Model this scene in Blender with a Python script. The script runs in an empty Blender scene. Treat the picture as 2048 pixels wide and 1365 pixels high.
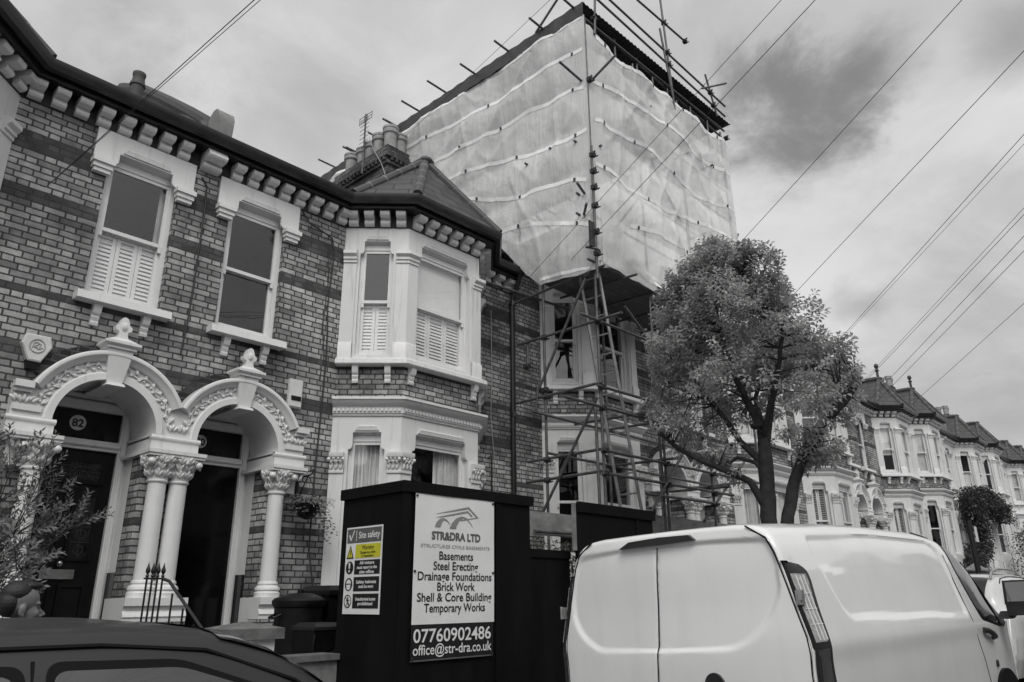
import bpy, bmesh, math, random
from math import radians, sin, cos, pi, sqrt, atan2
from mathutils import Vector, Matrix, noise
from mathutils.geometry import delaunay_2d_cdt
random.seed(7)
scene = bpy.context.scene
COL = scene.collection

# ------------------------------------------------------------------ camera
YAW, PITCH, ROLL = radians(47.184), radians(18.991), radians(-0.470)
fw = Vector((sin(YAW)*cos(PITCH), cos(YAW)*cos(PITCH), sin(PITCH)))
r0 = Vector((cos(YAW), -sin(YAW), 0)); u0 = r0.cross(fw)
rt = cos(ROLL)*r0 + sin(ROLL)*u0; up = -sin(ROLL)*r0 + cos(ROLL)*u0
cam_d = bpy.data.cameras.new('camera')
cam_d.sensor_width = 36.0; cam_d.lens = 1492.3/2048*36
cam_d.clip_start = 0.05; cam_d.clip_end = 2000
cam = bpy.data.objects.new('camera', cam_d); COL.objects.link(cam)
M3 = Matrix((rt, up, -fw)).transposed()
cam.matrix_world = Matrix.Translation((0, 0, 1.6)) @ M3.to_4x4()
scene.camera = cam

# ------------------------------------------------------------------ view, sky, sun
scene.view_settings.view_transform = 'Standard'
scene.view_settings.look = 'None'
scene.view_settings.exposure = EXPOSURE = 0.12
scene.view_settings.gamma = 1.0
try: scene.view_settings.use_curve_mapping = False
except Exception: pass
scene.cycles.max_bounces = 8
scene.cycles.transparent_max_bounces = 12

SUN_DIR = Vector((-0.62, -0.72, 1.05)).normalized()      # towards the sun, behind the camera
SUN_EL = math.asin(SUN_DIR.z); SUN_ROT = atan2(SUN_DIR.x, SUN_DIR.y)
world = bpy.data.worlds.new('World'); scene.world = world; world.use_nodes = True

class NT:
    """small helper to write node trees"""
    def __init__(s, nt): s.nt = nt
    def node(s, t, **kw):
        n = s.nt.nodes.new(t)
        for k, v in kw.items(): setattr(n, k, v)
        return n
    def link(s, a, b): s.nt.links.new(a, b)
    def put(s, sock, v):
        if isinstance(v, bpy.types.NodeSocket): s.link(v, sock)
        elif v is not None: sock.default_value = v
    def m(s, op, a, b=None, c=None, clamp=False):
        n = s.node('ShaderNodeMath', operation=op, use_clamp=clamp)
        for i, v in enumerate((a, b, c)):
            if v is not None: s.put(n.inputs[i], v)
        return n.outputs[0]
    def noise(s, vec, scale, detail=4, rough=.55, dist=0, dim='3D'):
        n = s.node('ShaderNodeTexNoise', noise_dimensions=dim)
        if vec is not None: s.link(vec, n.inputs['Vector'])
        n.inputs['Scale'].default_value = scale; n.inputs['Detail'].default_value = detail
        n.inputs['Roughness'].default_value = rough; n.inputs['Distortion'].default_value = dist
        return n.outputs[0]
    def ramp(s, fac, stops, interp='LINEAR'):
        n = s.node('ShaderNodeValToRGB'); cr = n.color_ramp; cr.interpolation = interp
        while len(cr.elements) < len(stops): cr.elements.new(0.5)
        for e, (p, c) in zip(cr.elements, stops):
            e.position = p
            e.color = (c, c, c, 1) if isinstance(c, (int, float)) else (*c, 1)
        s.link(fac, n.inputs[0]); return n.outputs[0]
    def rng(s, v, a, b, c, d, interp='LINEAR'):
        n = s.node('ShaderNodeMapRange', interpolation_type=interp)
        s.put(n.inputs[0], v)
        for i, x in enumerate((a, b, c, d)): s.put(n.inputs[i+1], x)
        return n.outputs[0]
    def mix(s, fac, a, b, blend='MIX'):
        n = s.node('ShaderNodeMix', data_type='RGBA', blend_type=blend)
        s.put(n.inputs[0], fac)
        for sock, v in ((n.inputs[6], a), (n.inputs[7], b)):
            if isinstance(v, (int, float)): v = (v, v, v, 1)
            s.put(sock, v)
        return n.outputs[2]
    def mapping(s, vec, scale=(1, 1, 1), loc=(0, 0, 0), rot=(0, 0, 0)):
        n = s.node('ShaderNodeMapping'); s.link(vec, n.inputs[0])
        n.inputs['Scale'].default_value = scale; n.inputs['Location'].default_value = loc
        n.inputs['Rotation'].default_value = rot
        return n.outputs[0]

def build_sky():
    nt = world.node_tree; nt.nodes.clear(); h = NT(nt)
    out = h.node('ShaderNodeOutputWorld'); bg = h.node('ShaderNodeBackground')
    sky = h.node('ShaderNodeTexSky', sky_type='NISHITA')
    sky.sun_disc = False; sky.sun_elevation = SUN_EL; sky.sun_rotation = SUN_ROT
    bw = h.node('ShaderNodeRGBToBW'); h.link(sky.outputs[0], bw.inputs[0])
    tc = h.node('ShaderNodeTexCoord'); sep = h.node('ShaderNodeSeparateXYZ')
    h.link(tc.outputs['Generated'], sep.inputs[0])
    zc = h.m('ADD', h.m('MAXIMUM', sep.outputs[2], 0.0), 0.28)
    comb = h.node('ShaderNodeCombineXYZ')
    h.link(h.m('DIVIDE', sep.outputs[0], zc), comb.inputs[0]); h.link(h.m('DIVIDE', sep.outputs[1], zc), comb.inputs[1])
    p = comb.outputs[0]
    big = h.noise(h.mapping(p, loc=(3.1, 1.7, 0)), 1.15, 3, .5, .3)
    mid = h.noise(h.mapping(p, loc=(0.4, 5.2, 0)), 2.6, 9, .62, .5)
    cl = h.m('ADD', h.m('MULTIPLY', big, .55), h.m('MULTIPLY', mid, .45))
    base = h.ramp(cl, [(.36, .50), (.44, .57), (.50, .65), (.56, .70), (.66, .74)])
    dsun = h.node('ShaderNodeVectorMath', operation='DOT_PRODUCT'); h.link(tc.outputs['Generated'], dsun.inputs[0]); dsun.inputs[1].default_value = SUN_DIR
    val = h.mix(h.rng(dsun.outputs['Value'], .45, .95, 0.0, 1.0, 'SMOOTHSTEP'), base, 1.25)      # glow round the sun, added out of view to lift the scene's light
    rag = h.m('ADD', h.m('MULTIPLY', h.noise(p, 4.6, 9, .64, .3), .7), h.m('MULTIPLY', h.noise(h.mapping(p, loc=(9, 2, 0)), 1.7, 3, .5), .3))
    # individual darker cloud masses, each placed by its direction in the sky
    def blob(d, r, amt, dstr):
        nonlocal val
        d = Vector(d).normalized()
        dot = h.node('ShaderNodeVectorMath', operation='DOT_PRODUCT')
        h.link(tc.outputs['Generated'], dot.inputs[0]); dot.inputs[1].default_value = d
        ang = h.m('ARCCOSINE', h.m('MINIMUM', dot.outputs['Value'], .999999))
        f = h.rng(h.m('ADD', ang, h.m('MULTIPLY', h.m('SUBTRACT', rag, .5), dstr*r)), r*1.1, -.15*r, 0.0, 1.0, 'SMOOTHSTEP')
        val = h.mix(h.m('MULTIPLY', f, amt), val, .22)
    for b in CLOUDS: blob(*b)
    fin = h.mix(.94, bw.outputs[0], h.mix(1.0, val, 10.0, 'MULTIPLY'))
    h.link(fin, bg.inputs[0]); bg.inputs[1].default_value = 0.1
    h.link(bg.outputs[0], out.inputs[0])
def px_dir(x, y):
    """direction in the sky of a cloud seen at photo position x, y"""
    return fw*1492.3 + rt*(x-1024) - up*(y-682.5)
CLOUDS = [(px_dir(1545, 245), .11, .95, 4.6), (px_dir(1490, 165), .08, .7, 4.6), (px_dir(1640, 185), .075, .75, 4.4), (px_dir(1740, 125), .06, .85, 4.0), (px_dir(2040, 70), .06, .6, 2.5), (px_dir(1560, 290), .05, .7, 2.5),
          (px_dir(2010, 840), .26, .62, 1.4), (px_dir(150, 130), .17, .34, 3.6), (px_dir(560, 280), .17, .26, 3.8), (px_dir(330, 150), .10, .2, 3.6), (px_dir(1690, 620), .04, .35, 2.5), (px_dir(1740, 620), .03, .3, 2.5)]
build_sky()

sun_d = bpy.data.lights.new('sun', 'SUN'); sun_d.energy = 1.3; sun_d.angle = radians(28); sun_d.color = (1, 0.985, 0.96)
sun = bpy.data.objects.new('sun', sun_d); COL.objects.link(sun)
sun.rotation_euler = (-SUN_DIR).to_track_quat('-Z', 'Y').to_euler()

# ------------------------------------------------------------------ mesh builder
def fill2d(outline, holes=()):
    vs = []; es = []
    for lp in (outline, *holes):
        n = len(vs); k = len(lp)
        vs += [Vector((p[0], p[1])) for p in lp]
        es += [(n+i, n+(i+1) % k) for i in range(k)]
    r = delaunay_2d_cdt(vs, es, [], 1, 1e-6); P = [tuple(v) for v in r[0]]
    def inside(x, y, lp):
        c = False
        for (ax, ay), (bx, by) in zip(lp, list(lp[1:])+[lp[0]]):
            if (ay > y) != (by > y) and x < (bx-ax)*(y-ay)/(by-ay)+ax: c = not c
        return c
    out = []
    for f in r[2]:
        x = sum(P[i][0] for i in f)/len(f); y = sum(P[i][1] for i in f)/len(f)
        if inside(x, y, outline) and not any(inside(x, y, h) for h in holes): out.append(tuple(f))
    return P, out

class MB:
    """collects shapes; build() links them as ONE mesh object"""
    def __init__(s, T=None): s.v = []; s.f = []; s.T = T
    def add(s, vs, fs):
        n = len(s.v)
        s.v += [tuple(s.T(Vector(p))) for p in vs] if s.T else [tuple(p) for p in vs]
        s.f += [tuple(i+n for i in f) for f in fs]
        return s
    def box(s, x0, x1, y0, y1, z0, z1):
        return s.add([(x0,y0,z0),(x1,y0,z0),(x1,y1,z0),(x0,y1,z0),(x0,y0,z1),(x1,y0,z1),(x1,y1,z1),(x0,y1,z1)],
                     [(0,3,2,1),(4,5,6,7),(0,1,5,4),(1,2,6,5),(2,3,7,6),(3,0,4,7)])
    def taper(s, x0, x1, y0, y1, z0, X0, X1, Y0, Y1, z1):
        return s.add([(x0,y0,z0),(x1,y0,z0),(x1,y1,z0),(x0,y1,z0),(X0,Y0,z1),(X1,Y0,z1),(X1,Y1,z1),(X0,Y1,z1)],
                     [(0,3,2,1),(4,5,6,7),(0,1,5,4),(1,2,6,5),(2,3,7,6),(3,0,4,7)])
    def pts_tube(s, pts, rad, n=8, cap=True):
        pts = [Vector(p) for p in pts]; k = len(pts)
        if isinstance(rad, (int, float)): rad = [rad]*k
        vs = []; fs = []; prev = None
        for i, p in enumerate(pts):
            t = (pts[min(i+1, k-1)]-pts[max(i-1, 0)]).normalized()
            if prev is None:
                a = Vector((0, 0, 1)) if abs(t.z) < .9 else Vector((1, 0, 0))
                x = t.cross(a).normalized()
            else:
                x = (prev - t*prev.dot(t))
                x = x.normalized() if x.length > 1e-6 else t.orthogonal().normalized()
            prev = x; y = t.cross(x)
            for j in range(n):
                an = 2*pi*j/n; vs.append(p + (x*cos(an)+y*sin(an))*rad[i])
        for i in range(k-1):
            for j in range(n):
                fs.append((i*n+j, i*n+(j+1) % n, (i+1)*n+(j+1) % n, (i+1)*n+j))
        if cap: fs += [tuple(range(n-1, -1, -1)), tuple((k-1)*n+j for j in range(n))]
        return s.add(vs, fs)
    def tube(s, a, b, r, r2=None, n=8): return s.pts_tube([a, b], [r, r if r2 is None else r2], n)
    def lathe(s, prof, c, n=16):
        vs = []; fs = []; k = len(prof)
        for r, z in prof:
            for j in range(n):
                a = 2*pi*j/n; vs.append((c[0]+r*cos(a), c[1]+r*sin(a), c[2]+z))
        for i in range(k-1):
            for j in range(n): fs.append((i*n+j, i*n+(j+1) % n, (i+1)*n+(j+1) % n, (i+1)*n+j))
        fs += [tuple(range(n-1, -1, -1)), tuple((k-1)*n+j for j in range(n))]
        return s.add(vs, fs)
    def plate(s, outline, holes, y0, y1, F=None):
        """2-D outline (x,z) with holes, from depth y0 to y1; F maps (x,y,z) on"""
        v2, tr = fill2d(outline, holes); n = len(v2)
        vs = [(p[0], y0, p[1]) for p in v2] + [(p[0], y1, p[1]) for p in v2]
        fs = list(tr) + [tuple(n+i for i in reversed(t)) for t in tr]
        cnt = {}
        for t in tr:
            for i in range(len(t)):
                e = (t[i], t[(i+1) % len(t)]); cnt[e] = 1
        for a, b in list(cnt):
            if (b, a) not in cnt: fs.append((b, a, a+n, b+n))
        if F: vs = [F(Vector(p)) for p in vs]
        return s.add(vs, fs)
    def sweep(s, path, prof, z0=0.0, ends=True):
        """profile (out, z) along a plan path; out is to the right of travel when going +x is towards -y"""
        k = len(path); m = len(prof); vs = []; fs = []
        P = [Vector(p) for p in path]
        for i, p in enumerate(P):
            d1 = (P[i]-P[i-1]).normalized() if i else (P[1]-P[0]).normalized()
            d2 = (P[i+1]-P[i]).normalized() if i < k-1 else d1
            n1 = Vector((d1.y, -d1.x)); n2 = Vector((d2.y, -d2.x))
            nn = (n1+n2); nn = nn/nn.length_squared*2 if nn.length > 1e-6 else n1
            for o, z in prof: vs.append((p.x+nn.x*o, p.y+nn.y*o, z0+z))
        for i in range(k-1):
            for j in range(m): fs.append((i*m+j, i*m+(j+1) % m, (i+1)*m+(j+1) % m, (i+1)*m+j))
        if ends: fs += [tuple(range(m)), tuple((k-1)*m+j for j in range(m-1, -1, -1))]
        return s.add(vs, fs)
    def arc_sweep(s, cx, cz, prof, a0, a1, n=24):
        """profile (radius, y) swept about an axis along y"""
        vs = []; fs = []; m = len(prof)
        for i in range(n+1):
            a = a0+(a1-a0)*i/n
            for r, y in prof: vs.append((cx+r*cos(a), y, cz+r*sin(a)))
        for i in range(n):
            for j in range(m): fs.append((i*m+j, i*m+(j+1) % m, (i+1)*m+(j+1) % m, (i+1)*m+j))
        fs += [tuple(range(m-1, -1, -1)), tuple(n*m+j for j in range(m))]
        return s.add(vs, fs)
    def ell(s, c, r, ax=None, nu=8, nv=5):
        """ellipsoid; ax = three axes"""
        A = ax or (Vector((1,0,0)), Vector((0,1,0)), Vector((0,0,1)))
        c = Vector(c); vs = [c+A[2]*r[2]]; fs = []
        for i in range(1, nv):
            t = pi*i/nv
            for j in range(nu):
                a = 2*pi*j/nu
                vs.append(c+A[0]*(r[0]*sin(t)*cos(a))+A[1]*(r[1]*sin(t)*sin(a))+A[2]*(r[2]*cos(t)))
        vs.append(c-A[2]*r[2]); L = len(vs)-1
        for j in range(nu): fs.append((0, 1+j, 1+(j+1) % nu))
        for i in range(nv-2):
            for j in range(nu): fs.append((1+i*nu+j, 1+(i+1)*nu+j, 1+(i+1)*nu+(j+1) % nu, 1+i*nu+(j+1) % nu))
        b = 1+(nv-2)*nu
        for j in range(nu): fs.append((L, b+(j+1) % nu, b+j))
        return s.add(vs, fs)
    def mesh(s, name, mat, smooth=True, angle=38, fix=True):
        me = bpy.data.meshes.new(name); me.from_pydata(s.v, [], s.f)
        if fix:
            bm = bmesh.new(); bm.from_mesh(me); bmesh.ops.recalc_face_normals(bm, faces=bm.faces); bm.to_mesh(me); bm.free()
        uv_box(me)
        if smooth:
            me.shade_smooth(); me.set_sharp_from_angle(angle=radians(angle))
        if mat: me.materials.append(mat)
        return me
    def build(s, name, mat, parent=None, smooth=True, angle=38, loc=None, fix=True):
        o = bpy.data.objects.new(name, s.mesh(name, mat, smooth, angle, fix)); COL.objects.link(o)
        if parent: o.parent = parent
        if loc: o.location = loc
        return o

def uv_box(me):
    uv = me.uv_layers.new(name='UVMap')
    dat = [0.0]*(2*len(me.loops)); V = me.vertices
    for p in me.polygons:
        n = p.normal
        if abs(n.z) > .85: t, b = Vector((1, 0, 0)), Vector((0, 1, 0))
        else:
            t = Vector((-n.y, n.x, 0)).normalized(); b = Vector((0, 0, 1))
        for li in p.loop_indices:
            c = V[me.loops[li].vertex_index].co
            dat[2*li] = c.dot(t); dat[2*li+1] = c.dot(b)
    uv.data.foreach_set('uv', dat)

def empty(name, loc=(0, 0, 0), rz=0.0):
    o = bpy.data.objects.new(name, None); COL.objects.link(o); o.location = loc; o.rotation_euler = (0, 0, rz)
    o.empty_display_size = 0.2
    return o
def tag(o, label, cat, group=None):
    o['label'] = label; o['category'] = cat
    if group: o['group'] = group
    return o
def kind(o, k): o['kind'] = k; return o
def part_of(me, name, parent, loc=(0, 0, 0), rz=0.0):
    o = bpy.data.objects.new(name, me); COL.objects.link(o); o.parent = parent; o.location = loc; o.rotation_euler = (0, 0, rz); return o
def copy_tree(o, parent=None):
    c = o.copy(); COL.objects.link(c); c.parent = parent
    for ch in list(o.children): copy_tree(ch, c)
    return c
# ------------------------------------------------------------------ materials (procedural)
MATS = {}
def new_mat(name):
    m = bpy.data.materials.new(name); m.use_nodes = True; nt = m.node_tree
    h = NT(nt); b = nt.nodes['Principled BSDF']; MATS[name] = m
    return m, h, b
def bump(h, b, height, strength=.3, dist=.01):
    n = h.node('ShaderNodeBump'); n.inputs['Strength'].default_value = strength; n.inputs['Distance'].default_value = dist
    h.link(height, n.inputs['Height']); h.link(n.outputs[0], b.inputs['Normal']); return n
def g3(v): return (v, v, v, 1)
def simple(name, v, rough=.6, var=.15, scale=6, metal=0, bmp=0, bscale=40, spec=.5, coat=0, detail=5):
    m, h, b = new_mat(name)
    tc = h.node('ShaderNodeTexCoord'); p = tc.outputs['Object']
    n = h.noise(p, scale, detail, .6)
    c = (v, v, v) if isinstance(v, (int, float)) else v
    lo = tuple(x*(1-var) for x in c); hi = tuple(x*(1+var) for x in c)
    h.link(h.ramp(n, [(.3, lo), (.7, hi)]), b.inputs['Base Color'])
    h.link(h.rng(n, .3, .7, max(rough-.06, 0.02), rough+.06), b.inputs['Roughness'])
    b.inputs['Metallic'].default_value = metal; b.inputs['Specular IOR Level'].default_value = spec
    b.inputs['Coat Weight'].default_value = coat; b.inputs['Coat Roughness'].default_value = .04
    if bmp: bump(h, b, h.noise(p, bscale, 4, .6), bmp, .01)
    return m

def brick_mat(name, light=1.0, plain=False):
    """Flemish bond stock brick with darker bands of courses"""
    m, h, b = new_mat(name)
    uvn = h.node('ShaderNodeUVMap'); tc = h.node('ShaderNodeTexCoord')
    wob = h.node('ShaderNodeTexNoise'); wob.inputs['Scale'].default_value = 9; wob.inputs['Detail'].default_value = 3
    h.link(uvn.outputs[0], wob.inputs['Vector'])
    off = h.node('ShaderNodeVectorMath', operation='MULTIPLY_ADD'); h.link(wob.outputs['Color'], off.inputs[0])
    off.inputs[1].default_value = (.012, .012, 0); h.link(uvn.outputs[0], off.inputs[2])
    sep = h.node('ShaderNodeSeparateXYZ'); h.link(off.outputs[0], sep.inputs[0])
    u, v = sep.outputs[0], sep.outputs[1]
    H, P, cut = .075, .345, .655
    vr = h.m('DIVIDE', v, H); row = h.m('FLOOR', vr); fv = h.m('SUBTRACT', vr, row)
    odd = h.m('ABSOLUTE', h.m('MODULO', row, 2.0))
    jit = h.m('MULTIPLY', h.m('SINE', h.m('MULTIPLY', row, 12.9898)), .06)
    uu = h.m('ADD', h.m('ADD', h.m('DIVIDE', u, P), h.m('MULTIPLY', odd, .5)), jit)
    cell = h.m('FLOOR', uu); fu = h.m('SUBTRACT', uu, cell)
    hd = h.m('GREATER_THAN', fu, cut)
    fs = h.m('DIVIDE', fu, cut); fh = h.m('DIVIDE', h.m('SUBTRACT', fu, cut), 1-cut)
    ff = h.m('ADD', h.m('MULTIPLY', fs, h.m('SUBTRACT', 1.0, hd)), h.m('MULTIPLY', fh, hd))
    ln = h.m('ADD', h.m('MULTIPLY', h.m('SUBTRACT', 1.0, hd), P*cut), h.m('MULTIPLY', hd, P*(1-cut)))
    du = h.m('MULTIPLY', h.m('MINIMUM', ff, h.m('SUBTRACT', 1.0, ff)), ln)
    dv = h.m('MULTIPLY', h.m('MINIMUM', fv, h.m('SUBTRACT', 1.0, fv)), H)
    d = h.m('MINIMUM', du, dv)
    fine = h.noise(tc.outputs['Object'], 55, 5, .65)
    mort = h.rng(h.m('ADD', d, h.m('MULTIPLY', h.m('SUBTRACT', fine, .5), .011)), .0068, .0112, 0.0, 1.0, 'SMOOTHSTEP')
    idv = h.node('ShaderNodeCombineXYZ'); h.link(h.m('ADD', h.m('MULTIPLY', cell, 2.0), hd), idv.inputs[0]); h.link(row, idv.inputs[1])
    wn = h.node('ShaderNodeTexWhiteNoise', noise_dimensions='2D'); h.link(idv.outputs[0], wn.inputs['Vector'])
    r1 = wn.outputs['Value']
    big = h.noise(h.mapping(tc.outputs['Object'], scale=(.75, .75, 1.1)), .9, 5, .6)        # soot and weather, patch by patch
    mid = h.noise(tc.outputs['Object'], 7, 4, .6)
    if plain:
        tone = h.ramp(r1, [(0, .018), (.5, .03), (1, .055)])
    else:
        tone = h.ramp(h.m('ADD', h.m('MULTIPLY', r1, .55), h.m('MULTIPLY', big, .6)), [(.22, .17), (.40, .27), (.60, .36), (.80, .45), (1.0, .52)])
        band = None
        for z0, z1 in ((6.375, 6.60), (5.775, 5.925), (4.725, 4.80), (4.05, 4.2), (2.925, 3.0), (2.4, 2.475)):
            t = h.m('MULTIPLY', h.m('GREATER_THAN', v, z0), h.m('LESS_THAN', v, z1))
            band = t if band is None else h.m('MAXIMUM', band, t)
        dark = h.ramp(r1, [(0, .065), (1, .12)])
        tone = h.mix(band, tone, dark)
        soot = h.rng(big, .36, .58, .42, 1.05)
        tone = h.mix(1.0, tone, soot, 'MULTIPLY')
        run = h.noise(h.mapping(tc.outputs['Object'], scale=(5, 5, .5)), 1.1, 5, .6)
        tone = h.mix(1.0, tone, h.rng(run, .52, .72, 1.0, .72), 'MULTIPLY')                      # water runs
    tone = h.mix(1.0, tone, h.rng(mid, .25, .75, .72, 1.22), 'MULTIPLY')
    tone = h.mix(1.0, tone, h.rng(fine, .25, .75, .75*light, 1.25*light), 'MULTIPLY')
    mc = h.rng(mid, .3, .7, .045, .085)
    if not plain: mc = h.mix(1.0, mc, soot, 'MULTIPLY')
    col = h.mix(mort, mc, tone)
    h.link(col, b.inputs['Base Color']); b.inputs['Roughness'].default_value = .88; b.inputs['Specular IOR Level'].default_value = .25
    bump(h, b, h.m('ADD', h.m('MULTIPLY', mort, .6), h.m('MULTIPLY', fine, .5)), .55, .012)
    return m

def white_mat(name, v=.66, dirt=.34, rough=.45):
    """old white masonry paint: faint mottling, dirt in streaks"""
    m, h, b = new_mat(name); tc = h.node('ShaderNodeTexCoord'); p = tc.outputs['Object']
    n = h.noise(p, 3.2, 5, .6); st = h.noise(h.mapping(p, scale=(9, 9, .8)), 1.3, 5, .6)
    sp = h.noise(p, 26, 3, .6)
    base = h.rng(n, .3, .7, v*.94, v*1.04)
    streak = h.rng(st, .56, .75, 1.0, 1.0-dirt)
    c = h.mix(1.0, base, streak, 'MULTIPLY'); c = h.mix(1.0, c, h.rng(sp, .66, .78, 1.0, .86), 'MULTIPLY')
    h.link(c, b.inputs['Base Color']); b.inputs['Roughness'].default_value = rough
    bump(h, b, h.m('ADD', h.noise(p, 60, 4, .6), h.m('MULTIPLY', n, 1.5)), .12, .006)
    return m

def slate_mat(name, v, hgt, wid, bmp=.5):
    m, h, b = new_mat(name); uv = h.node('ShaderNodeUVMap'); tc = h.node('ShaderNodeTexCoord')
    t = h.node('ShaderNodeTexBrick'); h.link(uv.outputs[0], t.inputs['Vector'])
    t.offset = .5; t.squash = 1.0
    t.inputs['Color1'].default_value = g3(v*.78); t.inputs['Color2'].default_value = g3(v*1.25); t.inputs['Mortar'].default_value = g3(v*.18)
    t.inputs['Scale'].default_value = 1; t.inputs['Mortar Size'].default_value = .014; t.inputs['Mortar Smooth'].default_value = .2
    t.inputs['Brick Width'].default_value = wid; t.inputs['Row Height'].default_value = hgt
    n = h.noise(tc.outputs['Object'], 5, 5, .6)
    h.link(h.mix(1.0, t.outputs['Color'], h.rng(n, .3, .7, .75, 1.25), 'MULTIPLY'), b.inputs['Base Color'])
    b.inputs['Roughness'].default_value = .62
    bump(h, b, h.m('ADD', h.m('MULTIPLY', t.outputs['Fac'], -1.0), h.m('MULTIPLY', n, .3)), bmp, .015)
    return m

def glass_mat(name, f0=.10, tint=.98):
    m, h, b = new_mat(name); nt = m.node_tree; nt.nodes.remove(b)
    out = nt.nodes['Material Output']
    geo = h.node('ShaderNodeNewGeometry'); dt = h.node('ShaderNodeVectorMath', operation='DOT_PRODUCT')
    h.link(geo.outputs['Normal'], dt.inputs[0]); h.link(geo.outputs['Incoming'], dt.inputs[1])
    fac = h.m('ADD', f0, h.m('MULTIPLY', 1-f0, h.m('POWER', h.m('SUBTRACT', 1.0, h.m('ABSOLUTE', dt.outputs['Value'])), 5.0)), clamp=True)      # a thin pane: same from both sides
    tc = h.node('ShaderNodeTexCoord')
    bp = h.node('ShaderNodeBump'); bp.inputs['Strength'].default_value = .05; bp.inputs['Distance'].default_value = .02
    h.link(h.noise(tc.outputs['Object'], 2.2, 2, .5), bp.inputs['Height'])
    tr = h.node('ShaderNodeBsdfTransparent'); tr.inputs[0].default_value = g3(tint)
    gl = h.node('ShaderNodeBsdfGlossy'); gl.inputs['Roughness'].default_value = .015; h.link(bp.outputs[0], gl.inputs['Normal'])
    mx = h.node('ShaderNodeMixShader'); h.link(fac, mx.inputs[0]); h.link(tr.outputs[0], mx.inputs[1]); h.link(gl.outputs[0], mx.inputs[2])
    h.link(mx.outputs[0], out.inputs[0]); return m

def leaf_mat(name, v, tr=.35, tint=(1, 1, 1)):
    m, h, b = new_mat(name); nt = m.node_tree; out = nt.nodes['Material Output']
    tc = h.node('ShaderNodeTexCoord'); n = h.noise(tc.outputs['Object'], 2.2, 3, .6); f = h.noise(tc.outputs['Object'], 17, 2, .6)
    c = h.mix(1.0, h.rng(n, .3, .7, v*.6, v*1.3), h.rng(f, .3, .7, .6, 1.5), 'MULTIPLY')
    c = h.mix(1.0, c, (*tint, 1), 'MULTIPLY')
    h.link(c, b.inputs['Base Color']); b.inputs['Roughness'].default_value = .42
    t = h.node('ShaderNodeBsdfTranslucent'); h.link(c, t.inputs[0])
    mx = h.node('ShaderNodeMixShader'); mx.inputs[0].default_value = tr
    h.link(b.outputs[0], mx.inputs[1]); h.link(t.outputs[0], mx.inputs[2]); h.link(mx.outputs[0], out.inputs[0]); return m

def sheet_mat(name):
    """woven translucent scaffold sheeting: thin, crinkled, light passes through"""
    m, h, b = new_mat(name); nt = m.node_tree; out = nt.nodes['Material Output']
    uv = h.node('ShaderNodeUVMap'); p = uv.outputs[0]
    cr = h.noise(h.mapping(p, scale=(4.5, .45, 1), rot=(0, 0, .12)), 2.4, 6, .6, .9)
    cr2 = h.noise(h.mapping(p, scale=(1, .55, 1), rot=(0, 0, -.5)), 3.2, 5, .6, 1.4)
    pat = h.noise(h.mapping(p, loc=(2, 7, 0)), .55, 4, .55, .5)
    base = h.rng(pat, .35, .65, .70, .86)
    h.link(base, b.inputs['Base Color']); b.inputs['Roughness'].default_value = .42; b.inputs['Specular IOR Level'].default_value = .4
    n = bump(h, b, h.m('ADD', h.m('MULTIPLY', cr, 1.0), h.m('MULTIPLY', cr2, .8)), .38, .07)
    t = h.node('ShaderNodeBsdfTranslucent'); t.inputs[0].default_value = g3(.85); h.link(n.outputs[0], t.inputs['Normal'])
    m1 = h.node('ShaderNodeMixShader'); m1.inputs[0].default_value = .20
    h.link(b.outputs[0], m1.inputs[1]); h.link(t.outputs[0], m1.inputs[2])
    tr = h.node('ShaderNodeBsdfTransparent'); tr.inputs[0].default_value = g3(.95)
    m2 = h.node('ShaderNodeMixShader'); h.link(h.rng(pat, .3, .7, .20, .10), m2.inputs[0])
    h.link(m1.outputs[0], m2.inputs[1]); h.link(tr.outputs[0], m2.inputs[2]); h.link(m2.outputs[0], out.inputs[0]); return m

def wood_mat(name, v, sc=(1.2, 14, 14)):
    m, h, b = new_mat(name); tc = h.node('ShaderNodeTexCoord'); p = tc.outputs['Object']
    g = h.noise(h.mapping(p, scale=sc), 2.0, 6, .6, .4); n = h.noise(p, 3, 4, .6)
    h.link(h.mix(1.0, h.rng(g, .3, .7, v*.7, v*1.3), h.rng(n, .3, .7, .8, 1.15), 'MULTIPLY'), b.inputs['Base Color'])
    b.inputs['Roughness'].default_value = .75; bump(h, b, g, .25, .006); return m

def paint_mat(name, v, coat=1.0, rough=.35, dirt=.2):
    """car paint with road film"""
    m, h, b = new_mat(name); tc = h.node('ShaderNodeTexCoord'); p = tc.outputs['Object']
    n = h.noise(p, 1.6, 5, .6); sp = h.noise(p, 70, 2, .5); st = h.noise(h.mapping(p, scale=(5, 5, .7)), 1.2, 5, .6)
    c = h.mix(1.0, h.rng(n, .3, .7, v*.95, v*1.03), h.rng(st, .5, .8, 1.0, 1.0-dirt), 'MULTIPLY')
    c = h.mix(1.0, c, h.rng(sp, .74, .80, 1.0, .72), 'MULTIPLY')
    h.link(c, b.inputs['Base Color']); b.inputs['Roughness'].default_value = rough
    b.inputs['Coat Weight'].default_value = coat; h.link(h.rng(n, .3, .7, .03, .09), b.inputs['Coat Roughness'])
    return m

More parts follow.
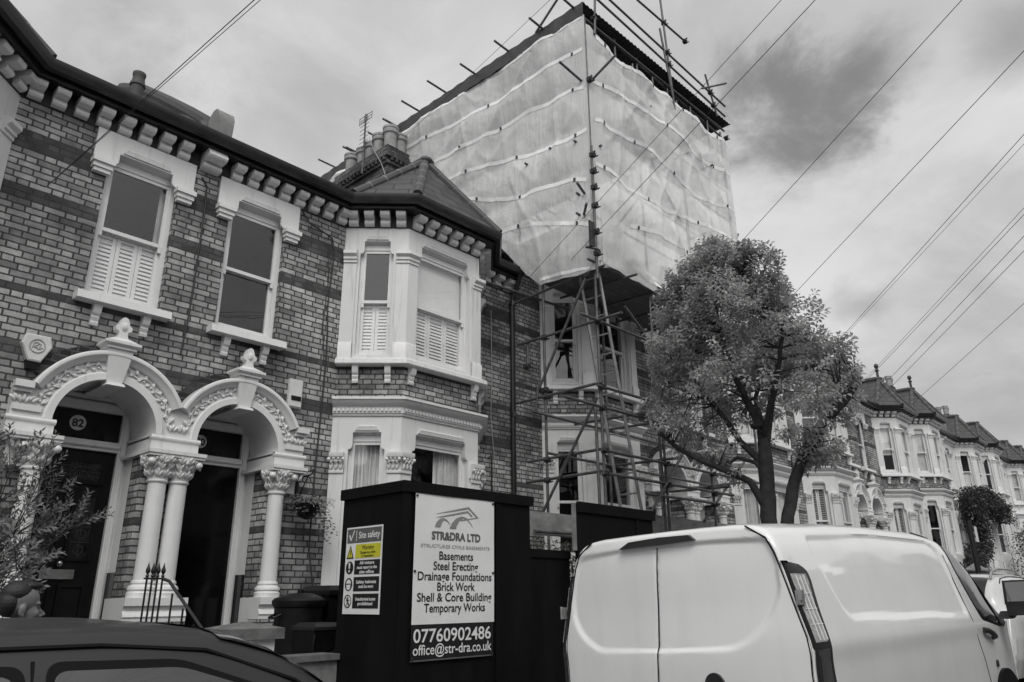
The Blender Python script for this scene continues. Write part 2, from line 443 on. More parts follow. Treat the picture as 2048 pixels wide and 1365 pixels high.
def hoard_mat(name):
    """black painted ply: roller marks, pale scuffs and dust spots"""
    m, h, b = new_mat(name); tc = h.node('ShaderNodeTexCoord'); p = tc.outputs['Object']
    n = h.noise(h.mapping(p, scale=(3, 3, .6)), 1.4, 6, .65); sc = h.noise(h.mapping(p, scale=(1, 1, 2.2), rot=(.4, .6, .3)), 5, 6, .7, 1.2); sp = h.noise(p, 60, 2, .5)
    c = h.mix(h.rng(sc, .66, .80, 0, .5), h.rng(n, .3, .75, .0022, .007), .035); c = h.mix(h.rng(sp, .76, .82, 0, .6), c, .05)
    h.link(c, b.inputs['Base Color']); h.link(h.rng(n, .3, .7, .5, .75), b.inputs['Roughness']); b.inputs['Specular IOR Level'].default_value = .14
    bump(h, b, h.noise(h.mapping(p, scale=(2, 2, 14)), 6, 5, .6), .15, .004); return m
M_BRICK = brick_mat('stock_brick'); M_BRICKD = brick_mat('red_rubbed_brick', plain=True); M_CHIM = brick_mat('sooty_brick', .42)
M_WHITE = white_mat('white_masonry_paint'); M_TRIM = white_mat('white_gloss_paint', .70, .18, .3)
M_WALLW = white_mat('white_rendered_brick', .70, .35, .6)
M_GUTTER = simple('black_gutter_paint', .012, .35, .4)
M_SOFFIT = simple('dark_eaves_brick', .045, .85, .4, 12, bmp=.4)
M_SLATE = slate_mat('roof_slate', .07, .22, .3); M_TILE = slate_mat('bay_roof_tile', .052, .21, .5); M_RIDGE = simple('clay_ridge_tile', .052, .6, .25, 5, bmp=.2)
M_LEAD = simple('lead_flashing', .13, .55, .35, 4, bmp=.2); M_LEADD = simple('bitumen_cover', .025, .6, .4, 4, bmp=.3)
M_RENDER = simple('grey_cement_render', .20, .85, .35, 5, bmp=.4)
M_CLAY = simple('buff_clay_pot', .30, .8, .3, 6, bmp=.25); M_CLAYD = simple('dark_clay', .06, .75, .4, 8)
M_GLASS = glass_mat('window_glass', .105, .97); M_GLASSB = glass_mat('bay_window_glass', .12, .97)
M_ROOM = simple('room_plaster', .20, .9, .2, 2); M_DARK = simple('dark_void', .012, .9, .3)
M_DOORB = simple('black_gloss_door', .004, .14, .3, 4, spec=.25); M_DOORD = simple('dark_painted_door', .006, .4, .4, 5, spec=.2)
M_STAIN = simple('leaded_stained_glass', .012, .15, .8, 16, spec=.5); M_FAN = simple('dark_leaded_fanlight', .006, .12, .6, 9, spec=.35)
M_BRASS = simple('polished_steel', .45, .22, .3, 8, metal=1)
M_CURT = wood_mat('sheer_curtain', .70, (14, 14, .3)); M_SHUT = simple('white_shutter_paint', .78, .4, .05)
M_STEEL = simple('galvanised_tube', .10, .5, .45, 9, metal=.35, bmp=.1); M_STEELD = simple('rusty_coupler', .035, .6, .5, 20, metal=.3)
M_ALU = simple('worn_aluminium', .40, .4, .25, 9, metal=.7)
M_BOARD = wood_mat('scaffold_board', .11); M_PLY = wood_mat('raw_plywood', .20, (2, 6, 6))
M_TIN = simple('corrugated_tin', .05, .5, .35, 3, metal=.35)
M_SHEET = sheet_mat('scaffold_sheeting'); M_STRIP = simple('white_reinforcing_strip', .80, .5, .08)
M_HOARD = hoard_mat('matt_black_hoarding'); M_BLACKP = simple('black_plastic', .006, .45, .3, 8, spec=.3)
M_BANNERW = simple('white_banner_vinyl', .72, .38, .06, 3); M_INK = simple('black_print', .010, .45, .2); M_INKG = simple('grey_print', .22, .45, .15, 4)
M_INKL = simple('pale_grey_print', .30, .45, .1); M_SIGNW = simple('sign_board_white', .72, .35, .06); M_YEL = simple('yellow_print', (.52, .50, .035), .4, .06)
M_INKM = simple('mid_grey_print', .10, .4, .1)
M_VAN = paint_mat('white_van_paint', .77, dirt=.06); M_CAR = paint_mat('dark_grey_car_paint', .010, .15, .5, .1); M_CARW = paint_mat('silver_white_car_paint', .55)
M_RUB = simple('black_rubber', .004, .65, .3, spec=.15); M_TRIMB = simple('grained_black_trim', .016, .45, .3, 60)
M_CGLASS = glass_mat('vehicle_glass', .08, .35); M_LENS = simple('clear_lamp_lens', .38, .12, .35, 30, spec=.8, coat=1); M_LENSD = simple('red_lamp_lens', .045, .12, .3, 30, spec=.8, coat=1)
M_BARK = simple('tree_bark', .035, .9, .55, 9, bmp=.9, bscale=30); M_LEAF = leaf_mat('pear_leaf', .40, .45); M_LEAFD = leaf_mat('shrub_leaf', .16, .25)
M_LEAFW = leaf_mat('wisteria_leaf', .06, .3); M_LEAFY = leaf_mat('hedge_leaf', .07, .3, (1, 1.0, .8))
M_TWIG = simple('twig', .05, .85, .3)
M_SKIN = simple('skin', .14, .5, .12, 12); M_HAIR = simple('dark_hair', .006, .5, .4, 40, bmp=.5, bscale=120); M_CLOTH = simple('dark_jacket', .02, .85, .3, 10, bmp=.2)
M_JEAN = simple('dark_jeans', .03, .85, .3, 10)
M_ROAD = simple('asphalt', .05, .9, .35, 40, bmp=.4, bscale=120); M_PAVE = slate_mat('paving_slab', .17, .6, .9, .3); M_EARTH = simple('garden_earth', .07, .95, .5, 6, bmp=.8)
M_KERB = simple('granite_kerb', .2, .8, .2, 14); M_STONE = simple('weathered_coping', .12, .85, .4, 8, bmp=.35); M_IRON = simple('black_iron', .010, .45, .3, 20)
M_WIRE = simple('black_cable', .02, .6, .2); M_WIREW = simple('grey_cable', .28, .6, .2)
M_PLASW = simple('white_plastic_box', .6, .4, .08)
# ------------------------------------------------------------------ lettering
def text_mesh(txt, size, align='LEFT', bold=0.0, xs=1.0, space=1.0):
    cu = bpy.data.curves.new('t', 'FONT'); cu.body = txt; cu.size = size; cu.align_x = align; cu.offset = bold; cu.space_character = space
    cu.resolution_u = 4
    o = bpy.data.objects.new('t', cu); COL.objects.link(o)
    bpy.context.view_layer.update()
    me = bpy.data.meshes.new_from_object(o.evaluated_get(bpy.context.evaluated_depsgraph_get()))
    bpy.data.objects.remove(o); bpy.data.curves.remove(cu)
    vs = [(v.co.x*xs, 0.0, v.co.y) for v in me.vertices]; fs = [tuple(p.vertices) for p in me.polygons]
    bpy.data.meshes.remove(me); return vs, fs
def text_obj(name, txt, size, mat, parent, loc, align='LEFT', bold=0.0, xs=1.0, rz=0.0, width=None, space=1.0):
    """flat printed words standing upright; width fixes the overall length"""
    vs, fs = text_mesh(txt, size, align, bold, xs, space)
    if width:
        x0 = min(v[0] for v in vs); x1 = max(v[0] for v in vs); k = width/(x1-x0); vs = [(v[0]*k, 0, v[2]) for v in vs]
    b = MB(); b.add(vs, fs); o = b.build(name, mat, parent, smooth=False, fix=False)
    o.location = loc; o.rotation_euler = (0, 0, rz); return o
# ------------------------------------------------------------------ terraced houses
P0, D, W = 3.60, 8.80, 5.87            # porch party line, facade plane, house width
BAY = [(2.19, 0), (2.87, -.68), (4.37, -.68), (5.05, 0)]
EAVES = [(0, 0)] + BAY + [(W, 0)]
AC, SPR = .77, 3.38                    # arch centre and springing height
def offset_path(path, o):
    out = []; P = [Vector(p) for p in path]; k = len(P)
    for i, p in enumerate(P):
        d1 = (P[i]-P[i-1]).normalized() if i else (P[1]-P[0]).normalized()
        d2 = (P[i+1]-P[i]).normalized() if i < k-1 else d1
        nn = Vector((d1.y, -d1.x))+Vector((d2.y, -d2.x)); nn = nn/nn.length_squared*2
        out.append((p.x+nn.x*o, p.y+nn.y*o))
    return out
class Face:
    """a plane of the facade: s along it, y inwards, z up"""
    def __init__(s, a, b):
        s.a = Vector(a); d = Vector(b)-s.a; s.L = d.length; s.t = d/s.L; s.n = Vector((s.t.y, -s.t.x))
    def __call__(s, p):
        q = s.a+s.t*p.x-s.n*p.y; return Vector((q.x, q.y, p.z))
WALL = Face((0, 0), (W, 0)); BF = [Face(BAY[i], BAY[i+1]) for i in range(3)]
def arc(cx, cz, r, a0, a1, n): return [(cx+r*cos(radians(a0+(a1-a0)*i/n)), cz+r*sin(radians(a0+(a1-a0)*i/n))) for i in range(n+1)]
MESHES = {}
FAR_MATS = {}

def shoulder(s0, s1, z0, zs, zt):
    """window opening with cavetto shoulders"""
    q = .055
    return [(s0, z0), (s1, z0), (s1, zs)] + [(s1-q*sin(radians(a)), zs+q*(1-cos(radians(a)))) for a in (30, 60, 90)] + \
           [(s1-q, zt), (s0+q, zt)] + \
           [(s0+q*sin(radians(a)), zs+q*(1-cos(radians(a)))) for a in (90, 60, 30)] + [(s0, zs)]

def hood(b, s0, s1, za, zb, yf):
    """sloping soffit from the sash head out to the face, a small stepped moulding over it"""
    q = .055
    b.add([(s0, .10, za), (s1, .10, za), (s1-q+.03, yf+.02, zb), (s0+q-.03, yf+.02, zb), (s0, .13, za), (s1, .13, za), (s1, .13, zb+.02), (s0, .13, zb+.02)], [(0, 1, 2, 3), (4, 5, 1, 0), (3, 2, 6, 7), (0, 3, 7, 4), (1, 5, 6, 2)])
    a, c = s0+.085, s1-.085
    b.taper(a+.035, c-.035, yf-.03, yf, zb+.075, a+.06, c-.06, yf-.015, yf, zb+.095); b.taper(a, c, yf-.018, yf, zb+.022, a+.035, c-.035, yf-.028, yf, zb+.075)
def corbel_mesh(w=.145, d=.20, h=.20):
    k = d/.20; prof = [(0, 0), (-.045*k, 0), (-.075*k, .012), (-.092*k, .035), (-.092*k, .06), (-.078*k, .085), (-.074*k, .10), (-.095*k, .105), (-.15*k, .105), (-.185*k, .115), (-d, .14), (-d, .17), (-.185*k, .195), (-.16*k, h), (0, h)]
    b = MB(); n = len(prof)
    b.add([(-w/2, y, z) for y, z in prof]+[(w/2, y, z) for y, z in prof],
          [tuple(range(n)), tuple(2*n-1-i for i in range(n))]+[(i, (i+1) % n, (i+1) % n+n, i+n) for i in range(n)])
    return b
def bracket_mesh():
    prof = [(0, 0), (-.035, 0), (-.045, .03), (-.03, .05), (-.05, .09), (-.045, .12), (-.075, .135), (-.095, .18), (-.10, .25), (0, .25)]
    b = MB(); n = len(prof); w = .085
    b.add([(-w/2, y, z) for y, z in prof]+[(w/2, y, z) for y, z in prof],
          [tuple(range(n)), tuple(2*n-1-i for i in range(n))]+[(i, (i+1) % n, (i+1) % n+n, i+n) for i in range(n)])
    return b
ME_CORBEL = corbel_mesh().mesh('corbel', M_TRIM, True, 22)
ME_CORBELB = corbel_mesh(.25, .27, .24).mesh('party_corbel', M_TRIM, True, 22)
ME_BRACKET = bracket_mesh().mesh('sill_bracket', M_TRIM, True, 30)

def leaf_lump(b, c, tang, out, L, wd, th):
    tang = tang.normalized(); out = out.normalized(); side = out.cross(tang).normalized()
    b.ell(c, (L, wd, th), (tang, side, out), 8, 5)

def build_house(m, origin, label, cfg, grp='terraced houses along the street', painted=False, rich=True):
    H = empty('terraced_house', origin); tag(H, label, 'house', grp)
    mir = lambda p: Vector((m*p.x, p.y, p.z))
    wallmat = M_WALLW if painted else M_BRICK
    def part(name, key, mat, fill, parent=H, F=None, smooth=True, angle=35, fix=True):
        k = (key, m)
        if k not in MESHES:
            b = MB((lambda p: mir(F(p))) if F else mir); fill(b)
            if m < 0 and not fix: b.f = [tuple(reversed(q)) for q in b.f]
            MESHES[k] = b.mesh(name, mat, smooth, angle, fix)
        me = MESHES[k]
        o = bpy.data.objects.new(name, me); COL.objects.link(o); o.parent = parent
        if me.materials[0] != mat:
            o.material_slots[0].link = 'OBJECT'; o.material_slots[0].material = mat
        return o
    def put(me, name, hx, y, z, nrm=None, parent=H):
        rz = 0.0 if nrm is None else atan2(m*nrm.x, -nrm.y)
        return part_of(me, name, parent, (m*hx, y, z), rz)

    # ---- brick front with its openings
    def f(b):
        door = [(.27, .9), (1.27, .9), (1.27, 3.2), (1.33, SPR)] + arc(AC, SPR, .56, 0, 180, 20)[1:] + [(.27, 3.2)]
        win = [(.35, 4.87), (1.19, 4.87), (1.19, 6.76), (.35, 6.76)]
        b.plate([(0, -.8), (W, -.8), (W, 7.1), (0, 7.1)],
                [door, win, [(2.3, 1.5), (4.94, 1.5), (4.94, 4.0), (2.3, 4.0)], [(2.3, 4.9), (4.94, 4.9), (4.94, 6.9), (2.3, 6.9)]], 0, .3)
        b.box(0, .335, -.24, 0, -.8, 1.39); b.box(1.21, 1.62, -.24, 0, -.8, 1.39)      # brick footing of the porch columns
    part('front_wall', 'wall', wallmat, f)
    part('eaves_course', 'eav', M_SOFFIT if not painted else M_WALLW, lambda b: b.sweep(EAVES, [(0, 6.97), (.010, 6.97), (.010, 7.2), (0, 7.2)]))
    # ---- rooms behind the glass
    def f(b):
        b.box(.05, W-.05, 3.3, 3.4, .9, 7.1); b.box(.02, .06, .32, 3.3, .9, 7.1); b.box(W-.06, W-.02, .32, 3.3, .9, 7.1)
        b.box(.06, W-.06, .31, 3.3, 4.25, 4.55); b.box(.06, W-.06, .31, 3.3, 7.0, 7.1); b.box(.06, W-.06, .31, 3.3, .95, 1.1); b.box(1.75, 1.85, .9, 3.3, 1.1, 7.0)
    part('room', 'room', M_ROOM, f, smooth=False)
    # ---- eaves: corbels, fascia, gutter
    def seg_corbels():
        for i in range(len(EAVES)-1):
            F = Face(EAVES[i], EAVES[i+1]); n = max(1, round(F.L/.245)); st = F.L/n
            for k in range(n):
                s = st*(k+.5); q = F(Vector((s, 0, 6.985))); 
                if i == 0 and s < .2: continue
                if i == 0 and s > F.L-.06: continue
                put(ME_CORBEL, 'corbel', q.x, q.y, q.z, F.n)
    seg_corbels()
    if m > 0: put(ME_CORBELB, 'corbel', 0, 0, 6.95)
    part('fascia', 'fascia', M_GUTTER, lambda b: b.sweep(EAVES, [(.012, 7.188), (.245, 7.188), (.245, 7.37), (.215, 7.37), (.215, 7.225), (.012, 7.225)]))
    part('gutter', 'gutter', M_GUTTER, lambda b: b.sweep(EAVES, [(.25, 7.255), (.30, 7.235), (.355, 7.25), (.372, 7.30), (.385, 7.345), (.385, 7.37), (.365, 7.37), (.35, 7.31), (.30, 7.27), (.25, 7.30)]))
    # ---- main roof
    def f(b):
        y0, z0, y1, z1 = -.26, 7.40, 4.3, 10.24
        b.add([(0, y0, z0), (W, y0, z0), (W, y1, z1), (0, y1, z1), (0, 8.6, 7.4), (W, 8.6, 7.4), (0, y0+.02, z0-.06), (W, y0+.02, z0-.06), (0, 4.3, 10.1), (W, 4.3, 10.1)],
              [(0, 1, 2, 3), (3, 2, 5, 4), (0, 6, 7, 1)])
    roof = part('roof', 'roof', M_SLATE, f, smooth=False, fix=False)
    if m > 0:
        def f(b):
            pr = [(-.05, 7.40), (.25, 7.86), (1.0, 8.42), (2.0, 9.14), (3.2, 9.98), (4.3, 10.6)]
            lo = [(4.3, 10.1), (-.05, 7.36)]
            pts = pr+lo; n = len(pts)
            b.add([(-.10, y, z) for y, z in pts]+[(.10, y, z) for y, z in pts], [tuple(range(n)), tuple(2*n-1-i for i in range(n))]+[(i, (i+1) % n, (i+1) % n+n, i+n) for i in range(n)])
            b.pts_tube([(0, y, z-.03) for y, z in pr], [.12]*len(pr), 10)
        pp = part('party_parapet', 'parapet', M_LEADD, f, roof)
        def f(b):
            pts = [(-.30, 7.30), (-.34, 7.55), (-.345, 7.64), (-.31, 7.74), (-.25, 7.785), (-.17, 7.79), (-.10, 7.76), (-.05, 7.68), (-.04, 7.30)]; n = len(pts)
            b.add([(-.11, y, z) for y, z in pts]+[(.11, y, z) for y, z in pts], [tuple(range(n)), tuple(2*n-1-i for i in range(n))]+[(i, (i+1) % n, (i+1) % n+n, i+n) for i in range(n)])
        part('kneeler', 'kneeler', M_RENDER, f, pp)
        def f(b):
            for y, z in ((0, 0),):
                b.add([(-.112, .0, 7.545), (-.112, 4.2, 10.19), (-.112, 4.2, 10.33), (-.112, .0, 7.70), (-.24, .0, 7.565), (-.24, 4.2, 10.21)], [(0, 1, 2, 3), (4, 5, 1, 0)])
        part('flashing', 'flash', M_LEAD, f, pp, fix=False)
    # ---- first-floor window over the porch
    def f(b):
        o = [(.17, 6.56), (.17, 6.975), (1.37, 6.975), (1.37, 6.56), (1.145, 6.56)] + shoulder(.395, 1.145, 6.40, 6.56, 6.715)[3:-1] + [(.395, 6.56)]
        b.plate(o, [], 0, -.035)
        hood(b, .395, 1.145, 6.67, 6.715, -.035)
    part('window_surround', 'wsur', M_TRIM, f)
    for ki, (a, c) in enumerate(((.155, .40), (1.14, 1.385))):
        def f(b, a=a, c=c):
            b.box(a+.03, c-.03, -.075, 0, 6.38, 6.43); b.box(a+.015, c-.015, -.095, 0, 6.43, 6.48); b.box(a, c, -.12, 0, 6.49, 6.55); b.box(a+.02, c-.02, -.10, 0, 6.48, 6.49); b.box(a+.02, c-.02, -.09, 0, 6.55, 6.575)
        part('impost', 'wimp%d' % ki, M_TRIM, f)
    sash(part, H, 'fw', WALL, .35, 1.19, 4.87, 6.68, .075, cfg.get('fw'))
    sl = part('sill', 'wsill', M_TRIM, lambda b: b.taper(.25, 1.29, -.16, .05, 4.775, .25, 1.29, -.15, .05, 4.865))
    for hx in (.50, 1.04): put(ME_BRACKET, 'sill_bracket', hx, 0, 4.527, None, sl)
    # ---- canted bay
    for i, F in enumerate(BF):
        L = F.L; s0, s1 = (.24, L-.22) if i != 1 else (.21, L-.21)
        def up(b, s0=s0, s1=s1, L=L):
            b.plate([(0, 4.86), (L, 4.86), (L, 6.972), (0, 6.972)], [shoulder(s0, s1, 4.93, 6.54, 6.75)], 0, .13)
            hood(b, s0, s1, 6.705, 6.75, 0)
        part('bay_upper', 'bu%d' % i, M_WHITE, up, F=F)
        def lo(b, s0=s0, s1=s1, L=L):
            b.plate([(0, -.8), (L, -.8), (L, 4.06), (0, 4.06)], [shoulder(s0, s1, 1.75, 3.56, 3.80)], 0, .13)
            hood(b, s0, s1, 3.755, 3.80, 0)
        part('bay_lower', 'bl%d' % i, M_WHITE, lo, F=F)
        sash(part, H, 'bu%d' % i, F, s0-.02, s1+.02, 4.91, 6.715, .085, cfg.get('bu%d' % i), glass=M_GLASSB)
        sash(part, H, 'bl%d' % i, F, s0-.02, s1+.02, 1.72, 3.765, .085, cfg.get('bl%d' % i), glass=M_GLASSB)
    part('bay_brickwork', 'bbr', wallmat, lambda b: b.sweep(BAY, [(-.2, 4.20), (-.004, 4.20), (-.004, 4.80), (-.2, 4.80)]))
    bs = part('bay_sill', 'bsill', M_TRIM, lambda b: b.sweep(offset_path(BAY, 0), [(-.1, 4.755), (.13, 4.755), (.145, 4.77), (.14, 4.83), (.06, 4.875), (-.1, 4.875)]))
    for i, s in ((0, .28), (0, .74), (1, .12), (1, 1.38), (2, .22), (2, .7)):
        q = BF[i](Vector((s, 0, 4.508))); put(ME_BRACKET, 'sill_bracket', q.x, q.y, q.z, BF[i].n, bs)
    cn = part('bay_cornice', 'bcor', M_TRIM, lambda b: b.sweep(BAY, [(-.05, 4.03), (.022, 4.03), (.03, 4.06), (.045, 4.065), (.045, 4.15), (.07, 4.16), (.085, 4.175), (.12, 4.20), (.135, 4.235), (.155, 4.24), (.155, 4.275), (.03, 4.30), (-.05, 4.30)]))
    def f(b):
        for F in BF:
            n = round(F.L/.062); st = F.L/n
            for k in range(n):
                s = st*(k+.5); q = [F(Vector((s+dx, -o, z))) for z in (4.088, 4.13) for o in (.04, .068) for dx in (-.018, .018)]
                b.add(q, [(0, 1, 3, 2), (4, 6, 7, 5), (0, 4, 5, 1), (2, 3, 7, 6), (0, 2, 6, 4), (1, 5, 7, 3)])
    part('dentil_band', 'dent', M_TRIM, f, cn, smooth=False)
    # pilasters: ends and the two corners
    def pil_paths():
        c = [Vector(p) for p in BAY]; e = lambda a, b_, d: tuple(c[a]+(c[b_]-c[a]).normalized()*d)
        return [[e(0, 1, .005), e(0, 1, .20)], [e(1, 0, .17), tuple(c[1]), e(1, 2, .17)], [e(2, 1, .17), tuple(c[2]), e(2, 3, .17)], [e(3, 2, .20), e(3, 2, .005)]]
    for k, pth in enumerate(pil_paths()):
        def fu(b, pth=pth):
            b.sweep(pth, [(-.02, 4.86), (.032, 4.86), (.032, 6.40), (-.02, 6.40)])
            b.sweep(pth, [(-.01, 4.862), (.055, 4.862), (.055, 5.09), (.034, 5.12), (-.01, 5.12)])
        pu = part('pilaster', 'pu%d' % k, M_WHITE, fu)
        part('moulded_cap', 'puc%d' % k, M_TRIM, lambda b, pth=pth: b.sweep(pth, [(-.01, 6.375), (.05, 6.375), (.05, 6.42), (.072, 6.425), (.072, 6.465), (.095, 6.48), (.115, 6.50), (.115, 6.55), (.06, 6.575), (-.01, 6.575)]), pu)
        def fl(b, pth=pth):
            b.sweep(pth, [(-.02, -.8), (.032, -.8), (.032, 3.30), (-.02, 3.30)])
            b.sweep(pth, [(-.01, 1.2), (.055, 1.2), (.055, 1.62), (.034, 1.66), (-.01, 1.66)])
            b.sweep(pth, [(-.01, 3.225), (.05, 3.225), (.055, 3.245), (.05, 3.27), (-.01, 3.27)])
        pl = part('pilaster', 'pl%d' % k, M_WHITE, fl)
        def fc(b, pth=pth):
            b.sweep(pth, [(-.01, 3.27), (.036, 3.27), (.05, 3.36), (.075, 3.44), (-.01, 3.44)])
            b.sweep(pth, [(-.01, 3.44), (.105, 3.44), (.115, 3.47), (.115, 3.505), (-.01, 3.51)])
            for i in range(len(pth)-1):
                F = Face(pth[i], pth[i+1]); n = 3; rr = random.Random(11+i); o = Vector((F.n.x, F.n.y, .25))
                for j in range(n):
                    s = F.L*(j+.5)/n
                    leaf_lump(b, F(Vector((s, -.062, 3.325))), Vector((F.t.x*.12, F.t.y*.12, 1)), o, .055, .024, .020)
                    for sg in (-1, 1):
                        c = F(Vector((s+sg*.016, -.080, 3.385))); leaf_lump(b, c, Vector((F.t.x*sg*.8, F.t.y*sg*.8, .9))+o*.5, o, .044+.008*rr.random(), .016, .016)
                        b.ell(F(Vector((s+sg*.026, -.105, 3.418))), (.013, .013, .013))
                    leaf_lump(b, F(Vector((s, -.092, 3.36))), Vector((0, 0, 1))+o*.6, o, .034, .013, .016)
                for s in (.0, F.L): b.ell(F(Vector((s, -.098, 3.408))), (.026, .026, .028)); b.ell(F(Vector((s, -.118, 3.405))), (.011, .011, .011))
        part('carved_capital', 'plc%d' % k, M_TRIM, fc, pl)
    # ---- bay roof: hipped, its apex over the wall line
    E = offset_path(EAVES, .33)[1:5]; A = (3.62, -.09, 8.73); ze = 7.385
    def f(b):
        vs = [(x, y, ze) for x, y in E]+[A, (3.62, 2.2, 8.73), (E[0][0]-.02, .35, ze+.10), (E[3][0]+.02, .35, ze+.10)]
        vs += [(x, y, ze-.05) for x, y in E]
        b.add(vs, [(0, 1, 4), (1, 2, 4), (2, 3, 4), (4, 5, 6), (4, 6, 0), (5, 4, 7), (4, 3, 7), (1, 0, 8, 9), (2, 1, 9, 10), (3, 2, 10, 11)])
    br = part('bay_roof', 'broof', M_TILE, f, smooth=False, fix=False)
    def f(b):
        for e in E:
            a0 = Vector((e[0], e[1], ze-.01)); a1 = Vector(A)+Vector((0, 0, .02)); n = 5
            for i in range(n):
                p = a0.lerp(a1, i/n); q = a0.lerp(a1, (i+1)/n-.012); b.tube(p, q, .080, .074, 10)
        b.ell((A[0], A[1]-.02, A[2]+.02), (.13, .13, .09), None, 12, 6); b.tube((A[0], 0, A[2]+.03), (A[0], 2.2, A[2]+.03), .10, .10, 10)
    part('ridge_tiles', 'bridge', M_RIDGE, f, br)
    def f(b):
        for e in E:
            a0 = Vector((e[0], e[1], ze-.01)); a1 = Vector(A)+Vector((0, 0, .02)); n = 5
            for i in range(1, n):
                p = a0.lerp(a1, i/n-.012); q = a0.lerp(a1, i/n-.002); b.tube(p, q, .0755, .082, 10)
    part('mortar_joints', 'bjoint', M_RENDER, f, br)
    if cfg.get('finial'):
        part('roof_finial', 'bfin', M_CLAYD, lambda b: b.lathe([(.05, 0), (.05, .25), (.09, .28), (.04, .36), (.09, .46), (.06, .55), (.0, .58)], (A[0], A[1], A[2]+.08), 10), br)
    # ---- porch
    porch(part, put, H, m, cfg)
    # ---- party-side chimney
    if cfg.get('chimney'):
        cx = W-.45
        def f(b):
            y0, y1, zt = 3.10, 5.00, 11.28; c2 = cx
            b.box(c2-.24, c2+.24, y0, y1, 8.2, zt-.44); b.box(c2-.29, c2+.29, y0-.05, y1+.05, zt-.72, zt-.64)
            b.box(c2-.30, c2+.30, y0-.06, y1+.06, zt-.44, zt-.37); b.box(c2-.36, c2+.36, y0-.12, y1+.12, zt-.29, zt-.14); b.box(c2-.32, c2+.32, y0-.08, y1+.08, zt-.14, zt)
            for k in range(14): b.box(c2-.35, c2+.35, y0-.02+k*.14, y0+.05+k*.14, zt-.37, zt-.29)
            for k in range(4): b.box(c2-.22+k*.125, c2-.155+k*.125, y0-.11, y1+.11, zt-.368, zt-.292)
            b.box(c2-.32, c2-.24, 3.85, 4.25, 8.2, zt-.66)
        ch = part('chimney', 'chim', M_CHIM, f, H, smooth=False)
        pot = [(.12, 0), (.125, .30), (.13, .34), (.16, .36), (.165, .42), (.15, .44), (.165, .46), (.165, .50), (.145, .52), (.10, .52), (.10, .3)]
        sp = [(-.12, 3.20, .58), (-.12, 3.60, .56), (-.12, 3.92, .48), (-.12, 4.22, .46), (-.12, 4.70, .52), (.17, 3.22, .50), (.17, 4.0, .5)]
        for k, (dx, y, hh) in enumerate(sp):
            o = part('chimney_pot', 'pot', M_CLAY, lambda b: b.lathe(pot, (0, 0, 0), 16), ch)
            o.location = (m*(cx+dx), y, 11.28); o.scale = (1.15, 1.15, hh/.5)
    if cfg.get('pipe', True):
        def f(b):
            b.pts_tube([(W-.08, -.30, 7.26), (W-.06, -.26, 7.12), (W-.05, -.10, 6.85), (W-.05, -.09, 6.7), (W-.05, -.09, .2)], .048, 10)
            for z in (6.7, 4.6, 2.6): b.lathe([(.06, 0), (.06, .09)], (W-.05, -.09, z), 10)
        part('downpipe', 'dpipe', M_GUTTER, f)
    return H

